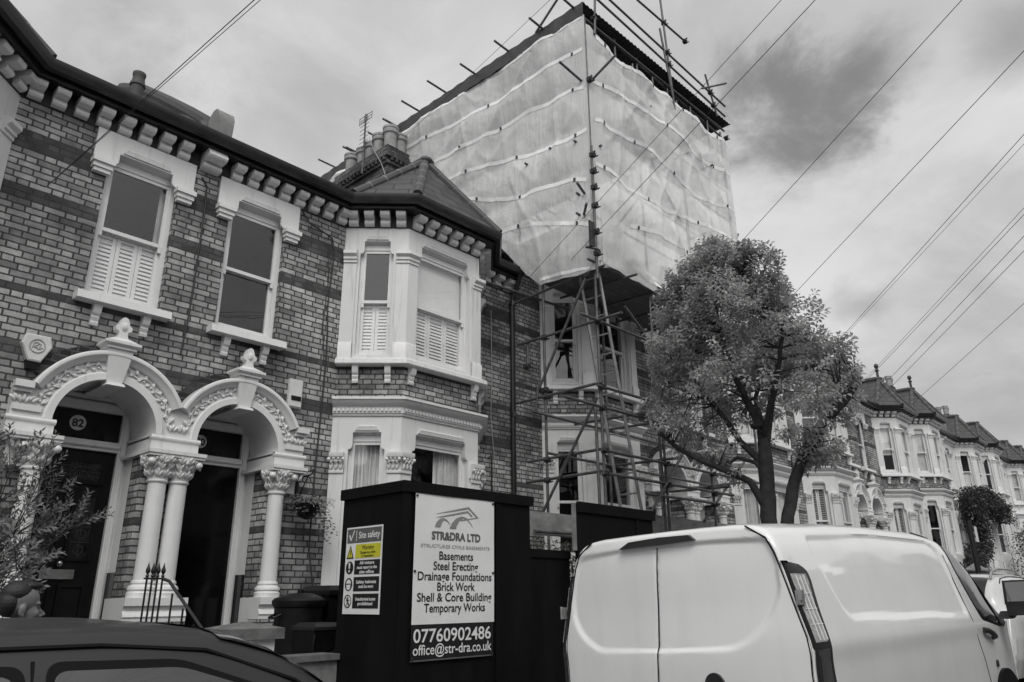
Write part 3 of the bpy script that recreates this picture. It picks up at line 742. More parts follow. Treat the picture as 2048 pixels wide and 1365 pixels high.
def sash(part, H, key, F, s0, s1, z0, z1, yd, cover, glass=None):
    """sliding sash window set back in its opening"""
    zm = z0+(z1-z0)*.49; st = .055
    def f(b):
        b.box(s0, s0+st, yd, yd+.10, z0, z1); b.box(s1-st, s1, yd, yd+.10, z0, z1)
        b.box(s0+st, s1-st, yd, yd+.10, z1-.08, z1); b.box(s0+st, s1-st, yd, yd+.11, z0, z0+.06)
        a, c = s0+st, s1-st
        b.box(a, c, yd+.012, yd+.05, zm-.02, zm+.025); b.box(a, c, yd+.055, yd+.095, zm-.025, zm+.02)          # meeting rails
        for x in (a, c-.042):
            b.box(x, x+.042, yd+.013, yd+.049, zm+.025, z1-.05); b.box(x, x+.042, yd+.056, yd+.094, z0+.06, zm-.025)
            b.taper(x+.004, x+.038, yd+.014, yd+.048, zm-.02, x+.004, x+.038, yd+.014, yd+.048, zm-.02)
            b.box(x+.002, x+.04, yd+.014, yd+.047, zm-.085, zm-.02)                                             # sash horns
        b.box(a+.042, c-.042, yd+.014, yd+.048, z1-.125, z1-.08); b.box(a+.042, c-.042, yd+.057, yd+.093, z0+.06, z0+.135)
    w = part('window', 'win'+key, M_TRIM, f, H, F)
    a, c = s0+st+.042, s1-st-.042
    part('pane', 'pu'+key, glass or M_GLASS, lambda b: b.add([(a, yd+.03, zm+.02), (c, yd+.03, zm+.02), (c, yd+.03, z1-.12), (a, yd+.03, z1-.12)], [(0, 1, 2, 3)]), w, F, False, fix=False)
    part('pane', 'pl'+key, glass or M_GLASS, lambda b: b.add([(a, yd+.075, z0+.13), (c, yd+.075, z0+.13), (c, yd+.075, zm-.02), (a, yd+.075, zm-.02)], [(0, 1, 2, 3)]), w, F, False, fix=False)
    def shutter(zA, zB, n, ang):
        def f(b):
            pw = (s1-s0-.1)/n
            for k in range(n):
                x0 = s0+.05+k*pw; x1 = x0+pw-.006
                b.box(x0, x0+.045, yd+.10, yd+.13, zA, zB); b.box(x1-.045, x1, yd+.10, yd+.13, zA, zB)
                b.box(x0+.045, x1-.045, yd+.10, yd+.13, zA, zA+.06); b.box(x0+.045, x1-.045, yd+.10, yd+.13, zB-.06, zB)
                z = zA+.075; 
                while z < zB-.07:
                    dz, dy = .032*sin(ang), .032*cos(ang)
                    b.add([(x0+.045, yd+.115-dy, z-dz), (x1-.045, yd+.115-dy, z-dz), (x1-.045, yd+.115+dy, z+dz), (x0+.045, yd+.115+dy, z+dz),
                           (x0+.045, yd+.115-dy, z-dz+.007), (x1-.045, yd+.115-dy, z-dz+.007), (x1-.045, yd+.115+dy, z+dz+.007), (x0+.045, yd+.115+dy, z+dz+.007)],
                          [(0, 3, 2, 1), (4, 5, 6, 7), (0, 1, 5, 4), (2, 3, 7, 6)])
                    z += .052
        return f
    def curtain(xa, xb, zA, zB):
        def f(b):
            n = 48; vs = []; fs = []
            for i in range(n+1):
                x = xa+(xb-xa)*i/n; y = yd+.135+.022*sin(i*1.05)+.012*sin(i*2.3+1)
                vs += [(x, y, zA), (x, y+.004*sin(i), zB)]
            for i in range(n): fs.append((2*i, 2*i+2, 2*i+3, 2*i+1))
            b.add(vs, fs)
        return f
    n = 3 if s1-s0 > .8 else 2
    if cover == 'low': part('shutter', 'shl'+key, M_SHUT, shutter(z0+.03, zm, n, 1.15), w, F, smooth=False)
    elif cover == 'open': part('shutter', 'sho'+key, M_SHUT, shutter(z0+.03, z1-.05, n, .25), w, F, smooth=False)
    elif cover == 'all': part('shutter', 'sha'+key, M_SHUT, shutter(z0+.03, z1-.05, n, 1.0), w, F, smooth=False)
    elif cover == 'net': part('curtain', 'cn'+key, M_CURT, curtain(s0+.03, s1-.03, z0, z1), w, F, fix=False)
    elif cover == 'half': part('curtain', 'ch'+key, M_CURT, curtain((s0+s1)/2+.05, s1-.03, z0, z1), w, F, fix=False)
    elif cover == 'reflectlow':
        part('shutter', 'shl'+key, M_SHUT, shutter(z0+.03, zm, n, 1.15), w, F, smooth=False)
        part('blind_or_reflection', 'bw'+key, M_SHUT, lambda b: b.box(s0+.06, s1-.06, yd+.105, yd+.11, zm-.02, z1-.03), w, F)  # pale sheet stands in for bright sky reflected in the upper sash
    elif cover == 'blind': part('blind_or_reflection', 'bl'+key, M_CURT, lambda b: b.box(s0+.06, s1-.06, yd+.15, yd+.155, zm-.2, z1-.03), w, F)
    elif cover == 'lowside':
        part('shutter', 'shl'+key, M_SHUT, shutter(z0+.03, zm, n, 1.15), w, F, smooth=False)
        part('curtain', 'cs'+key, M_CURT, curtain(s0+.03, s0+.13, zm, z1), w, F, fix=False)

def porch(part, put, H, m, cfg):
    yF = -.14
    # carved arch: plain plate, mouldings, foliage
    def f(b):
        out = [(0, 3.20), (0, 3.715)] + arc(AC, SPR, .84, 156.4, 24, 26) + [(1.68, 3.70), (1.68, 3.20), (1.27, 3.20), (1.295, 3.36)] + arc(AC, SPR, .53, 0, 180, 28) + [(.245, 3.36), (.27, 3.20)]
        b.plate(out, [], 0, yF)
        b.arc_sweep(AC, SPR, [(.53, .60), (.53, yF-.03), (.60, yF-.03), (.615, yF-.015), (.625, yF-.015), (.625, yF+.01), (.59, yF+.02), (.59, .60)], 0, pi, 36)
        b.arc_sweep(AC, SPR, [(.735, yF+.01), (.735, yF-.025), (.75, yF-.045), (.775, yF-.055), (.80, yF-.095), (.825, yF-.10), (.845, yF-.09), (.845, yF+.02)], radians(24.5), radians(155.5), 34)
        b.box(1.525, 1.70, yF-.09, yF+.01, 3.665, 3.735); b.box(1.525, 1.69, yF-.05, yF+.01, 3.625, 3.665)      # label stop
        for a, c in ((0, .275), (1.265, 1.70)): b.box(a, c, yF-.02, .55, 3.20, 3.34)
        for a, c in ((0, .285), (1.255, 1.715)):
            b.pts_tube([(a, yF-.015, 3.355), (c, yF-.015, 3.355)], .028, 10); b.box(a, c, yF-.03, .55, 3.365, 3.385)
        b.box(1.41, 1.67, yF-.03, yF+.01, 3.44, 3.50)
    a = part('porch_arch', 'parch', M_TRIM, f, H, angle=45)
    def f(b):
        rnd = random.Random(3); pts = []
        for i in range(61):
            t = radians(14+152*i/60); r = .68+.028*sin(i*.62); pts.append((AC+r*cos(t), yF-.010, SPR+r*sin(t)))
        b.pts_tube(pts, .010, 6)
        for i in range(34):
            t = radians(14+152*i/33)
            if 81 < math.degrees(t) < 99: continue
            sg = 1 if i % 2 else -1; r = .68+sg*.020+rnd.uniform(-.006, .006); big_ = rnd.uniform(.75, 1.25)
            c = Vector((AC+r*cos(t), yF-.012, SPR+r*sin(t))); tg = Vector((-sin(t), 0, cos(t)))*(1 if t < pi/2 else -1); rd = Vector((cos(t), 0, sin(t)))
            d = tg*.7+rd*sg*(.3+.8*rnd.random())
            for q in (-1, 0, 1):
                dq = d+rd*q*.55; leaf_lump(b, c+dq.normalized()*.016*big_, dq, Vector((0, -1, 0))+tg*.3*q, (.044-.010*abs(q))*big_, .0125, .015+.006*rnd.random())
            if rnd.random() < .5: b.ell(c-rd*sg*.034+tg*.01, (.014, .014, .014))
        for cx in (1.56,):
            for i in range(7):
                leaf_lump(b, Vector((cx-.08+.034*i, yF-.015, 3.555+.014*(i % 2))), Vector((.3*(i-3), 0, .7)), Vector((0, -1, 0)), .045, .020, .022)
        for i in range(4): leaf_lump(b, Vector((.02+.03*i, yF-.012, 3.48+.018*(i % 2))), Vector((.3*(i-2), 0, .7)), Vector((0, -1, 0)), .042, .018, .02)
    part('carved_foliage', 'pfol', M_TRIM, f, a, angle=60)
    ks = part('keystone', 'pkey', M_TRIM, lambda b: (b.taper(AC-.078, AC+.078, yF-.05, .0, 3.865, AC-.135, AC+.135, yF-.10, .0, 4.255),
              b.taper(AC-.10, AC+.10, yF-.11, .45, 3.835, AC-.085, AC+.085, yF-.10, .45, 3.865),
              b.box(AC-.155, AC+.155, yF-.12, 0, 4.255, 4.285), b.taper(AC-.165, AC+.165, yF-.13, 0, 4.285, AC-.19, AC+.19, yF-.155, 0, 4.305), b.box(AC-.19, AC+.19, yF-.155, 0, 4.305, 4.335),
              b.taper(AC-.18, AC+.18, yF-.14, 0, 4.335, AC-.07, AC+.07, yF-.06, 0, 4.40)), H, smooth=False)
    def f(b):
        o = [(-.065, 4.39), (-.045, 4.44), (-.05, 4.47), (-.085, 4.49), (-.09, 4.53), (-.055, 4.555), (-.05, 4.585), (-.03, 4.63), (0, 4.645)]
        o = o+[(-x, z) for x, z in reversed(o[:-1])]
        b.plate([(AC+x, z) for x, z in o], [], yF-.07, yF+.02); b.ell((AC, yF-.075, 4.53), (.035, .02, .05))
    part('finial', 'pfin', M_TRIM, f, ks)
    # brick hood of rubbed voussoirs
    part('brick_hood', 'phood', M_BRICKD, lambda b: b.arc_sweep(AC, SPR, [(.845, .0), (.845, -.02), (.945, -.02), (.945, .0)], radians(34), radians(150), 30), H)
    # columns with carved capitals
    for key, cx in (('in', .118), ('out', 1.37)):
        cy = -.10
        col = part('column', 'col'+key, M_TRIM, lambda b, cx=cx: b.lathe([(.150, 1.625), (.150, 1.68), (.135, 1.70), (.15, 1.715), (.145, 1.74), (.115, 1.765), (.122, 1.78), (.118, 1.80), (.103, 1.81), (.097, 2.85), (.112, 2.86), (.116, 2.875), (.104, 2.89)], (cx, cy, 0), 28), H)
        def f(b, cx=cx, key=key):
            x0, x1 = (0, .335) if key == 'in' else (1.205, 1.60)
            b.box(x0, x1, -.26, 0, 1.55, 1.63); b.box(x0, x1-.0, -.245, 0, 1.385, 1.42)
            b.sweep([(x0, -.21), (x1, -.21)], [(-.21, 1.42), (.03, 1.42), (.045, 1.44), (.035, 1.47), (.01, 1.50), (.02, 1.53), (.03, 1.55), (-.21, 1.55)])
            b.box(x0+.04 if key == 'out' else x0, x1-.04 if key == 'out' else x1, 0, .30, 1.2, 1.625)
        part('plinth', 'plin'+key, M_TRIM, f, col)
        def f(b, cx=cx, key=key):
            rnd = random.Random(5 if key == 'in' else 6)
            b.lathe([(.104, 2.885), (.115, 2.93), (.128, 3.0), (.155, 3.07), (.19, 3.115), (.19, 3.135)], (cx, cy, 0), 20)
            x0, x1 = (0, .315) if key == 'in' else (1.19, 1.665)
            b.box(x0, x1, -.285, .0, 3.135, 3.165); b.box(x0, x1+.012, -.30, .55, 3.165, 3.205)
            if key == 'out': b.box(1.44, 1.63, -.09, 0, 2.89, 3.135)
            for row, (z, r, n, L) in enumerate(((2.945, .128, 9, .060), (3.03, .150, 10, .070), (3.095, .185, 12, .052))):
                for j in range(n):
                    an = 2*pi*(j+.5*row)/n+.2; o = Vector((cos(an), sin(an), 0)); t = Vector((-sin(an), cos(an), 0))
                    if o.y > .75: continue
                    for sg in (-1, 0, 1):
                        leaf_lump(b, Vector((cx, cy, z+.012*(1-abs(sg)))) + o*r + t*sg*.022, Vector((0, 0, 1))+t*sg*.55+o*.5, o+t*sg*.3, L*(1-.25*abs(sg)), .017, .017)
            for dx, dy in ((-.15, -.14), (.15, -.14), (.16, .04), (-.15, .04)):
                if key == 'in' and dx < 0: continue
                b.ell((cx+dx, cy+dy, 3.075), (.045, .045, .045), None, 10, 7); b.ell((cx+dx*1.12, cy+dy*1.15, 3.07), (.02, .02, .02))
            b.ell((cx, cy-.175, 3.085), (.032, .03, .032), None, 8, 6)
            for j in range(9):
                s = x0+.02+(x1-x0-.04)*(j+.5)/9
                leaf_lump(b, Vector((s, -.235+.02*rnd.random(), 3.06+.03*rnd.random())), Vector((rnd.uniform(-.6, .6), -.2, 1)), Vector((0, -1, .2)), .055, .02, .02)
        part('carved_capital', 'pcap'+key, M_TRIM, f, col, angle=60)
    # recess, frame, door, fanlight
    part('porch_lining', 'plin', M_TRIM, lambda b: (b.box(.19, .262, .30, .60, 1.9, 3.2), b.box(1.278, 1.35, .30, .60, 1.9, 3.2), b.box(.15, 1.4, .60, .64, 3.745, 4.0), b.box(.15, .262, .60, .64, .9, 3.745), b.box(1.278, 1.4, .60, .64, .9, 3.745)), H, smooth=False)
    part('dado', 'pdado0', M_STAIN, lambda b: b.box(.20, .268, .31, .59, 1.1, 1.9), H, smooth=False); part('dado', 'pdado1', M_STAIN, lambda b: b.box(1.272, 1.34, .31, .59, 1.1, 1.9), H, smooth=False)
    yd = .54
    def f(b):
        for x in (.262, 1.178):
            b.box(x, x+.10, yd, .63, 1.0, 3.745); b.box(x+.02, x+.08, yd-.015, yd, 1.0, 3.73); b.box(x+.035, x+.065, yd-.028, yd-.015, 1.0, 3.72)
        b.box(.362, 1.178, yd, .63, 3.70, 3.745); b.box(.362, 1.178, yd, .63, 3.245, 3.36)
        b.box(.362, 1.178, yd-.02, yd, 3.28, 3.34); b.box(.362, 1.178, yd-.035, yd-.02, 3.29, 3.325); b.box(.262, 1.278, yd-.012, yd+.05, 3.745, 3.80)
        b.box(.25, 1.29, yd-.04, yd+.08, 3.83, 3.87)
    fr = part('door_frame', 'pfr', M_TRIM, f, H, smooth=False)
    part('fanlight', 'pfan', M_FAN, lambda b: b.add([(.362, yd+.05, 3.36), (1.178, yd+.05, 3.36), (1.178, yd+.05, 3.70), (.362, yd+.05, 3.70)], [(0, 1, 2, 3)]), fr, fix=False)
    dm = M_DOORD if cfg.get('panelled') else M_DOORB
    def f(b):
        b.box(.362, 1.178, yd+.05, yd+.10, 1.08, 3.245)
        if cfg.get('panelled'):
            y = yd+.05
            for x0, x1, z0, z1 in ((.46, 1.08, 2.86, 3.14), (.46, .74, 2.02, 2.76), (.80, 1.08, 2.02, 2.76), (.46, .74, 1.2, 1.78), (.80, 1.08, 1.2, 1.78)):
                for a in ((x0, x1, z0, z0+.035), (x0, x1, z1-.035, z1), (x0, x0+.035, z0+.035, z1-.035), (x1-.035, x1, z0+.035, z1-.035)): b.box(a[0], a[1], y-.022, y, a[2], a[3])
    dr = part('door', 'pdoor'+('p' if cfg.get('panelled') else ''), dm, f, H, smooth=False)
    if cfg.get('panelled'):
        for k, (x0, x1, z0, z1) in enumerate(((.495, 1.045, 2.895, 3.105), (.495, .705, 2.055, 2.725), (.835, 1.045, 2.055, 2.725))):
            part('stained_glass', 'psg%d' % k, M_STAIN, lambda b, x0=x0, x1=x1, z0=z0, z1=z1: b.box(x0, x1, yd+.044, yd+.049, z0, z1), dr, smooth=False)
            def f(b, x0=x0, x1=x1, z0=z0, z1=z1):
                n = 3
                for i in range(1, n+1): 
                    z = z0+(z1-z0)*i/(n+1); b.box(x0, x1, yd+.038, yd+.044, z-.004, z+.004)
                cxx = (x0+x1)/2
                for i in range(n+1):
                    z = z0+(z1-z0)*(i+.5)/(n+1); b.arc_sweep(cxx, z, [(.045, yd+.038), (.045, yd+.043), (.052, yd+.043), (.052, yd+.038)], 0, 2*pi, 14)
                b.box(cxx-.003, cxx+.003, yd+.0385, yd+.0437, z0, z1)
            part('lead_came', 'plc_%d' % k, M_LEADD, f, dr, smooth=False)
        part('letter_plate', 'plet', M_BRASS, lambda b: (b.box(.60, .94, yd+.025, yd+.05, 1.83, 1.93), b.box(.625, .915, yd+.018, yd+.025, 1.85, 1.91)), dr, smooth=False)
        part('door_knob', 'pknob', M_BRASS, lambda b: (b.ell((.77, yd-.0, 1.99), (.035, .035, .035), None, 12, 8), b.tube((.77, yd, 1.99), (.77, yd+.06, 1.99), .014)), dr)
    part('doorstep', 'pstep', M_STONE, lambda b: [b.box(.2, 1.35, -.30-.3*k, .64 if k == 0 else -.0, .9-.17*k-.6, 1.10-.17*k) for k in range(5)], H, smooth=False)
    if cfg.get('number'):
        n = cfg['number']; cx, cz, r = cfg.get('num_at', (.83, 3.545, .088))
        b = MB(lambda p: Vector((m*p.x, p.y, p.z))); b.pts_tube([(cx, yd+.05, cz), (cx, yd+.044, cz)], r, 32)
        pl = b.build('number_plate', M_PLASW, fr, smooth=True)
        text_obj('number', n, .125, M_INK, pl, (m*cx, yd+.0425, cz-.045), 'CENTER', bold=.004)
# ------------------------------------------------------------------ ground (rises gently along the street)
def gz(x): return 0.042*max(-12.0, min(x, 75.0))+.0
def strip(name, y0, y1, dz, mat, thick=0.0, x0=-40, x1=160):
    b = MB(); xs = [x0, -12, 0, 12, 24, 36, 48, 60, 75, x1]; n = len(xs); vs = []; fs = []
    for x in xs: vs += [(x, y0, gz(x)+dz), (x, y1, gz(x)+dz)]
    for i in range(n-1): fs.append((2*i, 2*i+2, 2*i+3, 2*i+1))
    if thick:
        k = len(vs); vs += [(v[0], v[1], v[2]-thick) for v in vs]
        for i in range(n-1): fs += [(2*i, k+2*i, k+2*i+2, 2*i+2), (2*i+1, 2*i+3, k+2*i+3, k+2*i+1)]
    b.add(vs, fs); o = b.build(name, mat, None, smooth=False, fix=False); kind(o, 'structure'); return o
strip('ground', -200, 400, -.16, M_EARTH, 0, -300, 600)
strip('road', -5.2, 4.15, -.02, M_ROAD)
strip('pavement', 4.30, 6.15, .09, M_PAVE, .12)
strip('kerb', 4.15, 4.30, .092, M_KERB, .2)
strip('far_pavement', -7.6, -5.35, .09, M_PAVE, .12)
strip('far_kerb', -5.35, -5.2, .092, M_KERB, .2)
strip('front_gardens', 6.15, 8.9, .30, M_EARTH, .5)

# ------------------------------------------------------------------ the terrace
C82 = dict(fw='lowside', bu0='low', bu1='low', bl0='net', bl1='net', panelled=True, number='82', num_at=(.83, 3.545, .088))
C80 = dict(fw=None, bu0='low', bu1='reflectlow', bu2='low', bl0='net', bl1='half', bl2='net', chimney=True, number='80', num_at=(.62, 3.53, .085))
h82 = build_house(-1, (P0, D, 0), 'brick terraced house with number 82 over its panelled front door', C82)
h80 = build_house(1, (P0, D, 0), 'brick terraced house with number 80 over its black door and tiled white bay', C80)
h78 = build_house(-1, (P0+2*W, D, .50), 'brick terraced house wrapped in scaffolding and white sheeting', dict(bl0=None, bu0=None, pipe=False, dark=False))
h76 = build_house(1, (P0+2*W, D, .50), 'brick terraced house behind the street tree trunk', dict(fw='low', bu0='net', bu1='net', bl0='net', bl1='net', pipe=True))
h74 = build_house(-1, (P0+4*W, D, .92), 'brick terraced house just right of the tree with slatted blinds in its lower bay', dict(bl0='open', bl1='open', bl2='open', fw='net', bu0='net', bu1='net', pipe=False))
h72 = build_house(1, (P0+4*W, D, .92), 'brick terraced house with an open sash in its upper bay', dict(bl0='open', bl1='net', bl2='net', bu0='blind', bu1='net', finial=True))
h70 = build_house(-1, (P0+6*W, D, 1.38), 'brick terraced house with a ball finial on its bay roof', dict(bl0='net', bl1='net', bu0='half', bu1='net', bu2='net', finial=True, pipe=False))
h68 = build_house(1, (P0+6*W, D, 1.38), 'white painted terraced house with wisteria on its front', dict(bl0='net', bl1='all', bu0='low', bu1='net', chimney=True), painted=True)
h66 = build_house(-1, (P0+8*W, D, 1.75), 'white painted terraced house beyond the wisteria, louvred blinds upstairs', dict(bl0='net', bl1='low', bu0='open', bu1='open', pipe=False), painted=True)
h64 = build_house(1, (P0+8*W, D, 1.75), 'farther white terraced house with a chimney of pale pots', dict(bl0='net', bu0='net', bu1='net', chimney=True), painted=True)
h62 = build_house(-1, (P0+10*W, D, 2.05), 'last terraced house in view at the right edge', dict(bl0='net', bu0='net', pipe=False))

# the terrace across the road stands behind the camera and shows only in glass and paint
def opposite():
    t = empty('opposite_terrace', (20, -9.2, 0)); tag(t, 'row of brick houses across the road, seen only as reflections in glass and paint', 'houses'); n = 18
    w = MB(); wh = MB(); rf = MB(); gl = MB()
    for k in range(n):
        x = -60+k*5.87; z = gz(x+20); c = x+(1.9 if k % 2 else 3.9); a = x+(4.7 if k % 2 else 1.15)
        w.box(x, x+5.87, -9, -.01*(k % 2), z-1, z+7.2)
        wh.add([(c-1.45, 0, z), (c-.75, .68, z), (c+.75, .68, z), (c+1.45, 0, z), (c-1.45, 0, z+7.2), (c-.75, .68, z+7.2), (c+.75, .68, z+7.2), (c+1.45, 0, z+7.2)], [(0, 1, 5, 4), (1, 2, 6, 5), (2, 3, 7, 6), (4, 5, 6, 7)])
        for zz in (1.7, 4.9): gl.box(c-.55, c+.55, .685, .695, z+zz, z+zz+1.7)
        wh.box(a-.95, a+.95, .002, .10, z+1, z+4.2); gl.box(a-.5, a+.5, .105, .115, z+1, z+3.8); wh.box(a-.6, a+.6, .003, .06, z+4.75, z+6.9); gl.box(a-.38, a+.38, .065, .075, z+4.95, z+6.6)
        rf.add([(x, .3, z+7.25), (x+5.87, .3, z+7.25), (x+5.87, -4.4, z+10.2), (x, -4.4, z+10.2), (x, -9, z+7.25), (x+5.87, -9, z+7.25)], [(0, 1, 2, 3), (3, 2, 5, 4)])
        rf.add([(c-1.6, .3, z+7.26), (c-.8, 1.0, z+7.26), (c+.8, 1.0, z+7.26), (c+1.6, .3, z+7.26), (c, 0, z+8.7), (c, -2.2, z+8.7)], [(0, 1, 4), (1, 2, 4), (2, 3, 4), (4, 3, 5), (0, 4, 5)])
        if k % 2: w.box(x-.4, x+.4, -5.4, -3.4, z+9, z+11.4)
    w.build('walls', M_BRICK, t, smooth=False); wh.build('bays', M_WHITE, t, smooth=False); rf.build('roofs', M_SLATE, t, smooth=False); gl.build('windows', M_FAN, t, smooth=False)
opposite()

# ------------------------------------------------------------------ small things fixed to the fronts
def alarm_hex():
    b = empty('alarm_box', (2.055, D, 4.10)); tag(b, 'hexagonal white alarm box with a raised round emblem on the brick wall', 'alarm box')
    o = [(-.115, .17), (.115, .17), (.145, .06), (.06, -.12), (-.06, -.12), (-.145, .06)]
    m = MB(); k = [(x*.86, z*.86) for x, z in o]; n = 6
    m.add([(x, 0, z) for x, z in o]+[(x, -.07, z) for x, z in o]+[(x*.9, -.085, z*.9+.002) for x, z in o], [tuple(range(n-1, -1, -1))]+[tuple(range(2*n, 3*n))]+[(a*n+i, a*n+(i+1) % n, (a+1)*n+(i+1) % n, (a+1)*n+i) for a in (0, 1) for i in range(n)])
    cov = m.build('cover', M_PLASW, b, smooth=False)
    m = MB(); ri = .068
    m.add([(0, 0, 0)], []) if False else None
    m.arc_sweep(0, .045, [(ri, -.084), (ri, -.094), (ri+.008, -.094), (ri+.008, -.084)], 0, 2*pi, 28)
    for pts in ([(-.045, .02), (-.035, .075), (.0, .085), (.005, .055), (-.02, .045), (.01, .01), (.05, .035)], [(.0, .075), (.03, .07), (.02, .02)], [(-.03, .03), (.0, .03)]):
        m.pts_tube([(x, -.088, z) for x, z in pts], .006, 6)
    m.build('emblem', M_INKL, b)
    m = MB(); m.taper(-.055, .055, -.06, 0, -.20, -.075, .075, -.07, 0, -.112); m.build('strobe_lens', M_BLACKP, b, smooth=False)
    return b
alarm_hex()
b = empty('alarm_box', (4.93+.22, D, 4.23)); tag(b, 'rectangular white alarm box with a dark slot beside the white bay', 'alarm box')
m = MB(); m.taper(-.10, .10, -.045, 0, -.20, -.10, .10, -.045, 0, .19); m.taper(-.085, .085, -.065, -.045, -.185, -.085, .085, -.055, -.045, .175); m.build('cover', M_PLASW, b, smooth=False)
m = MB(); m.box(-.07, .075, -.072, -.060, -.105, -.045); m.build('slot', M_BLACKP, b, smooth=False)

def cable(name, pts, r, mat, label, cat='cable'):
    m = MB(); m.pts_tube(pts, r, 6); o = m.build(name, mat); tag(o, label, cat); return o
y = D-.015
cable('wall_cable', [(3.52, y, 6.85), (3.60, y, 6.75), (3.615, y, 6.4), (3.61, y, 5.4), (3.60, y, 4.9), (3.57, y, 4.42)], .010, M_WIRE, 'black cable hanging down the brick between the two sash windows')
cable('wall_cable', [(5.02, y, 6.95), (5.1, y-.05, 6.78), (5.35, y-.05, 6.72), (5.55, y, 6.70), (5.60, y, 6.5), (5.56, y, 5.6), (5.57, y-.03, 5.2), (5.60, y, 4.9), (5.585, y, 4.0), (5.56, y, 3.2), (5.50, y-.1, 2.2), (5.62, y-.12, 1.6)], .011, M_WIRE, 'black cables running down the corner beside the white bay')
m = MB(); m.pts_tube([(5.50, y, 6.60), (5.52, y-.03, 6.0), (5.50, y, 5.3), (5.55, y-.02, 4.85), (5.52, y, 4.5)], .007, 6); o = m.build('wall_cable', M_WIRE); tag(o, 'thin slack black wire beside the taller cable left of the bay', 'cable')
cable('wall_cable', [(8.93, y, 6.5), (8.90, y-.04, 5.9), (8.95, y, 5.2), (8.90, y-.03, 4.5), (9.02, y, 3.8), (9.04, y, 2.4)], .007, M_WIREW, 'thin pale cable down the brick left of the drainpipe')
cable('wall_cable', [(8.86, y, 3.82), (8.92, y-.04, 3.86), (8.96, y, 3.78), (8.95, y, 2.2)], .012, M_WIRE, 'short black cable with a hooked top right of the lower bay')

# hanging basket
def basket():
    t = empty('hanging_basket', (5.50, D, 2.72)); tag(t, 'trailing plant in a wire hanging basket on a black wall bracket', 'hanging basket')
    m = MB(); m.box(-.20, -.17, -.02, 0, .0, .42); m.pts_tube([(-.185, -.015, .37), (-.185, -.16, .40), (-.185, -.30, .40), (-.185, -.36, .42), (-.185, -.37, .46), (-.185, -.33, .46)], .010, 6); m.pts_tube([(-.185, -.01, .05), (-.185, -.12, .22), (-.185, -.26, .39)], .009, 6)
    m.build('bracket', M_IRON, t)
    m = MB(); c = (-.185, -.30, 0)
    for k in range(3):
        a = k*2.1; m.tube((c[0], c[1], .38), (c[0]+.15*cos(a), c[1]+.15*sin(a), .05), .003, n=4)
    m.lathe([(.03, -.16), (.10, -.13), (.15, -.05), (.165, .03), (.15, .03)], c, 16); m.build('bowl', M_BLACKP, t)
    V = []; Fc = []; rnd = random.Random(12)
    def leaf(p, d, L, w, nrm):
        sd = d.cross(nrm).normalized()*w; k = len(V)
        V.extend([p, p+d*L*.5+sd-nrm*.005, p+d*L, p+d*L*.5-sd-nrm*.005]); Fc.append((k, k+1, k+2, k+3))
    for i in range(70):
        a = rnd.uniform(0, 6.28); p = Vector(c)+Vector((.12*cos(a), .12*sin(a), rnd.uniform(.0, .06))); d = Vector((cos(a), sin(a), rnd.uniform(.2, 1.2))).normalized()
        for s in range(5):
            leaf(p, d, .055, .010, Vector((0, 0, 1))); p = p+d*.05; d = (d+Vector((0, 0, -.28))).normalized()
    for i in range(260):
        a = rnd.uniform(0, 6.28); r = rnd.uniform(.05, .24); p = Vector(c)+Vector((r*cos(a), r*sin(a), rnd.uniform(-.10, .14)-.2*max(0, r-.15)))
        leaf(p, Vector((rnd.uniform(-1, 1), rnd.uniform(-1, 1), rnd.uniform(-.6, .6))).normalized(), .045, .018, Vector((rnd.uniform(-.4, .4), -.5, 1)).normalized())
    for s in range(7):
        a = rnd.uniform(-.9, .9); p = Vector(c)+Vector((.16*cos(a)*1.1, -.1*rnd.random(), .02)); 
        for k in range(rnd.randint(6, 13)):
            p = p+Vector((.022*(1 if s % 2 else .4), rnd.uniform(-.01, .01), -.035)); leaf(p, Vector((rnd.uniform(-1, 1), rnd.uniform(-1, 0), -.4)).normalized(), .05, .02, Vector((0, -.7, .7)))
    m = MB(); m.add(V, Fc); m.build('foliage', M_LEAFD, t, smooth=False, fix=False)
basket()

# flue pipe on the roof of 82
t = empty('flue_pipe', (2.77, 9.5, 7.80)); tag(t, 'short dark capped flue pipe standing on the roof edge of number 82', 'flue')
m = MB(); m.lathe([(.085, 0), (.085, .20)], (0, 0, 0), 16); m.build('collar', M_RENDER, t)
m = MB(); m.lathe([(.082, .18), (.084, .43), (.10, .44), (.10, .47), (.086, .50), (.075, .58), (.08, .59), (.085, .62), (.085, .645), (.06, .645), (.06, .5)], (0, 0, 0), 18); m.build('terminal', M_CLAYD, t)

# aerial strapped to the stack
t = empty('tv_aerial', (8.66, 12.68, 10.85)); tag(t, 'tall ladder shaped television aerial fixed to the chimney stack', 'aerial')
m = MB(); m.tube((0, 0, 0), (0, 0, 1.62), .022); m.build('mast', M_STEEL, t)
m = MB()
for k in range(8): m.tube((-.02, -.17, .62+k*.115), (-.02, .17, .62+k*.115), .006, n=5)
m.build('directors', M_STEEL, t)
m = MB()
for z in (1.42, 1.50, 1.58): m.tube((.0, -.24, z), (0, .24, z), .007, n=5)
for yy in (-.24, .24, .06, -.06): m.tube((0, yy, 1.40), (0, yy, 1.60), .007, n=5)
m.build('reflector', M_STEEL, t)
cable('aerial_cable', [(8.67, 12.5, 11.75), (8.62, 12.25, 11.3), (8.68, 12.0, 10.85), (8.70, 11.9, 10.6), (8.5, 11.4, 9.9)], .010, M_WIREW, 'white aerial cable trailing over the chimney stack')

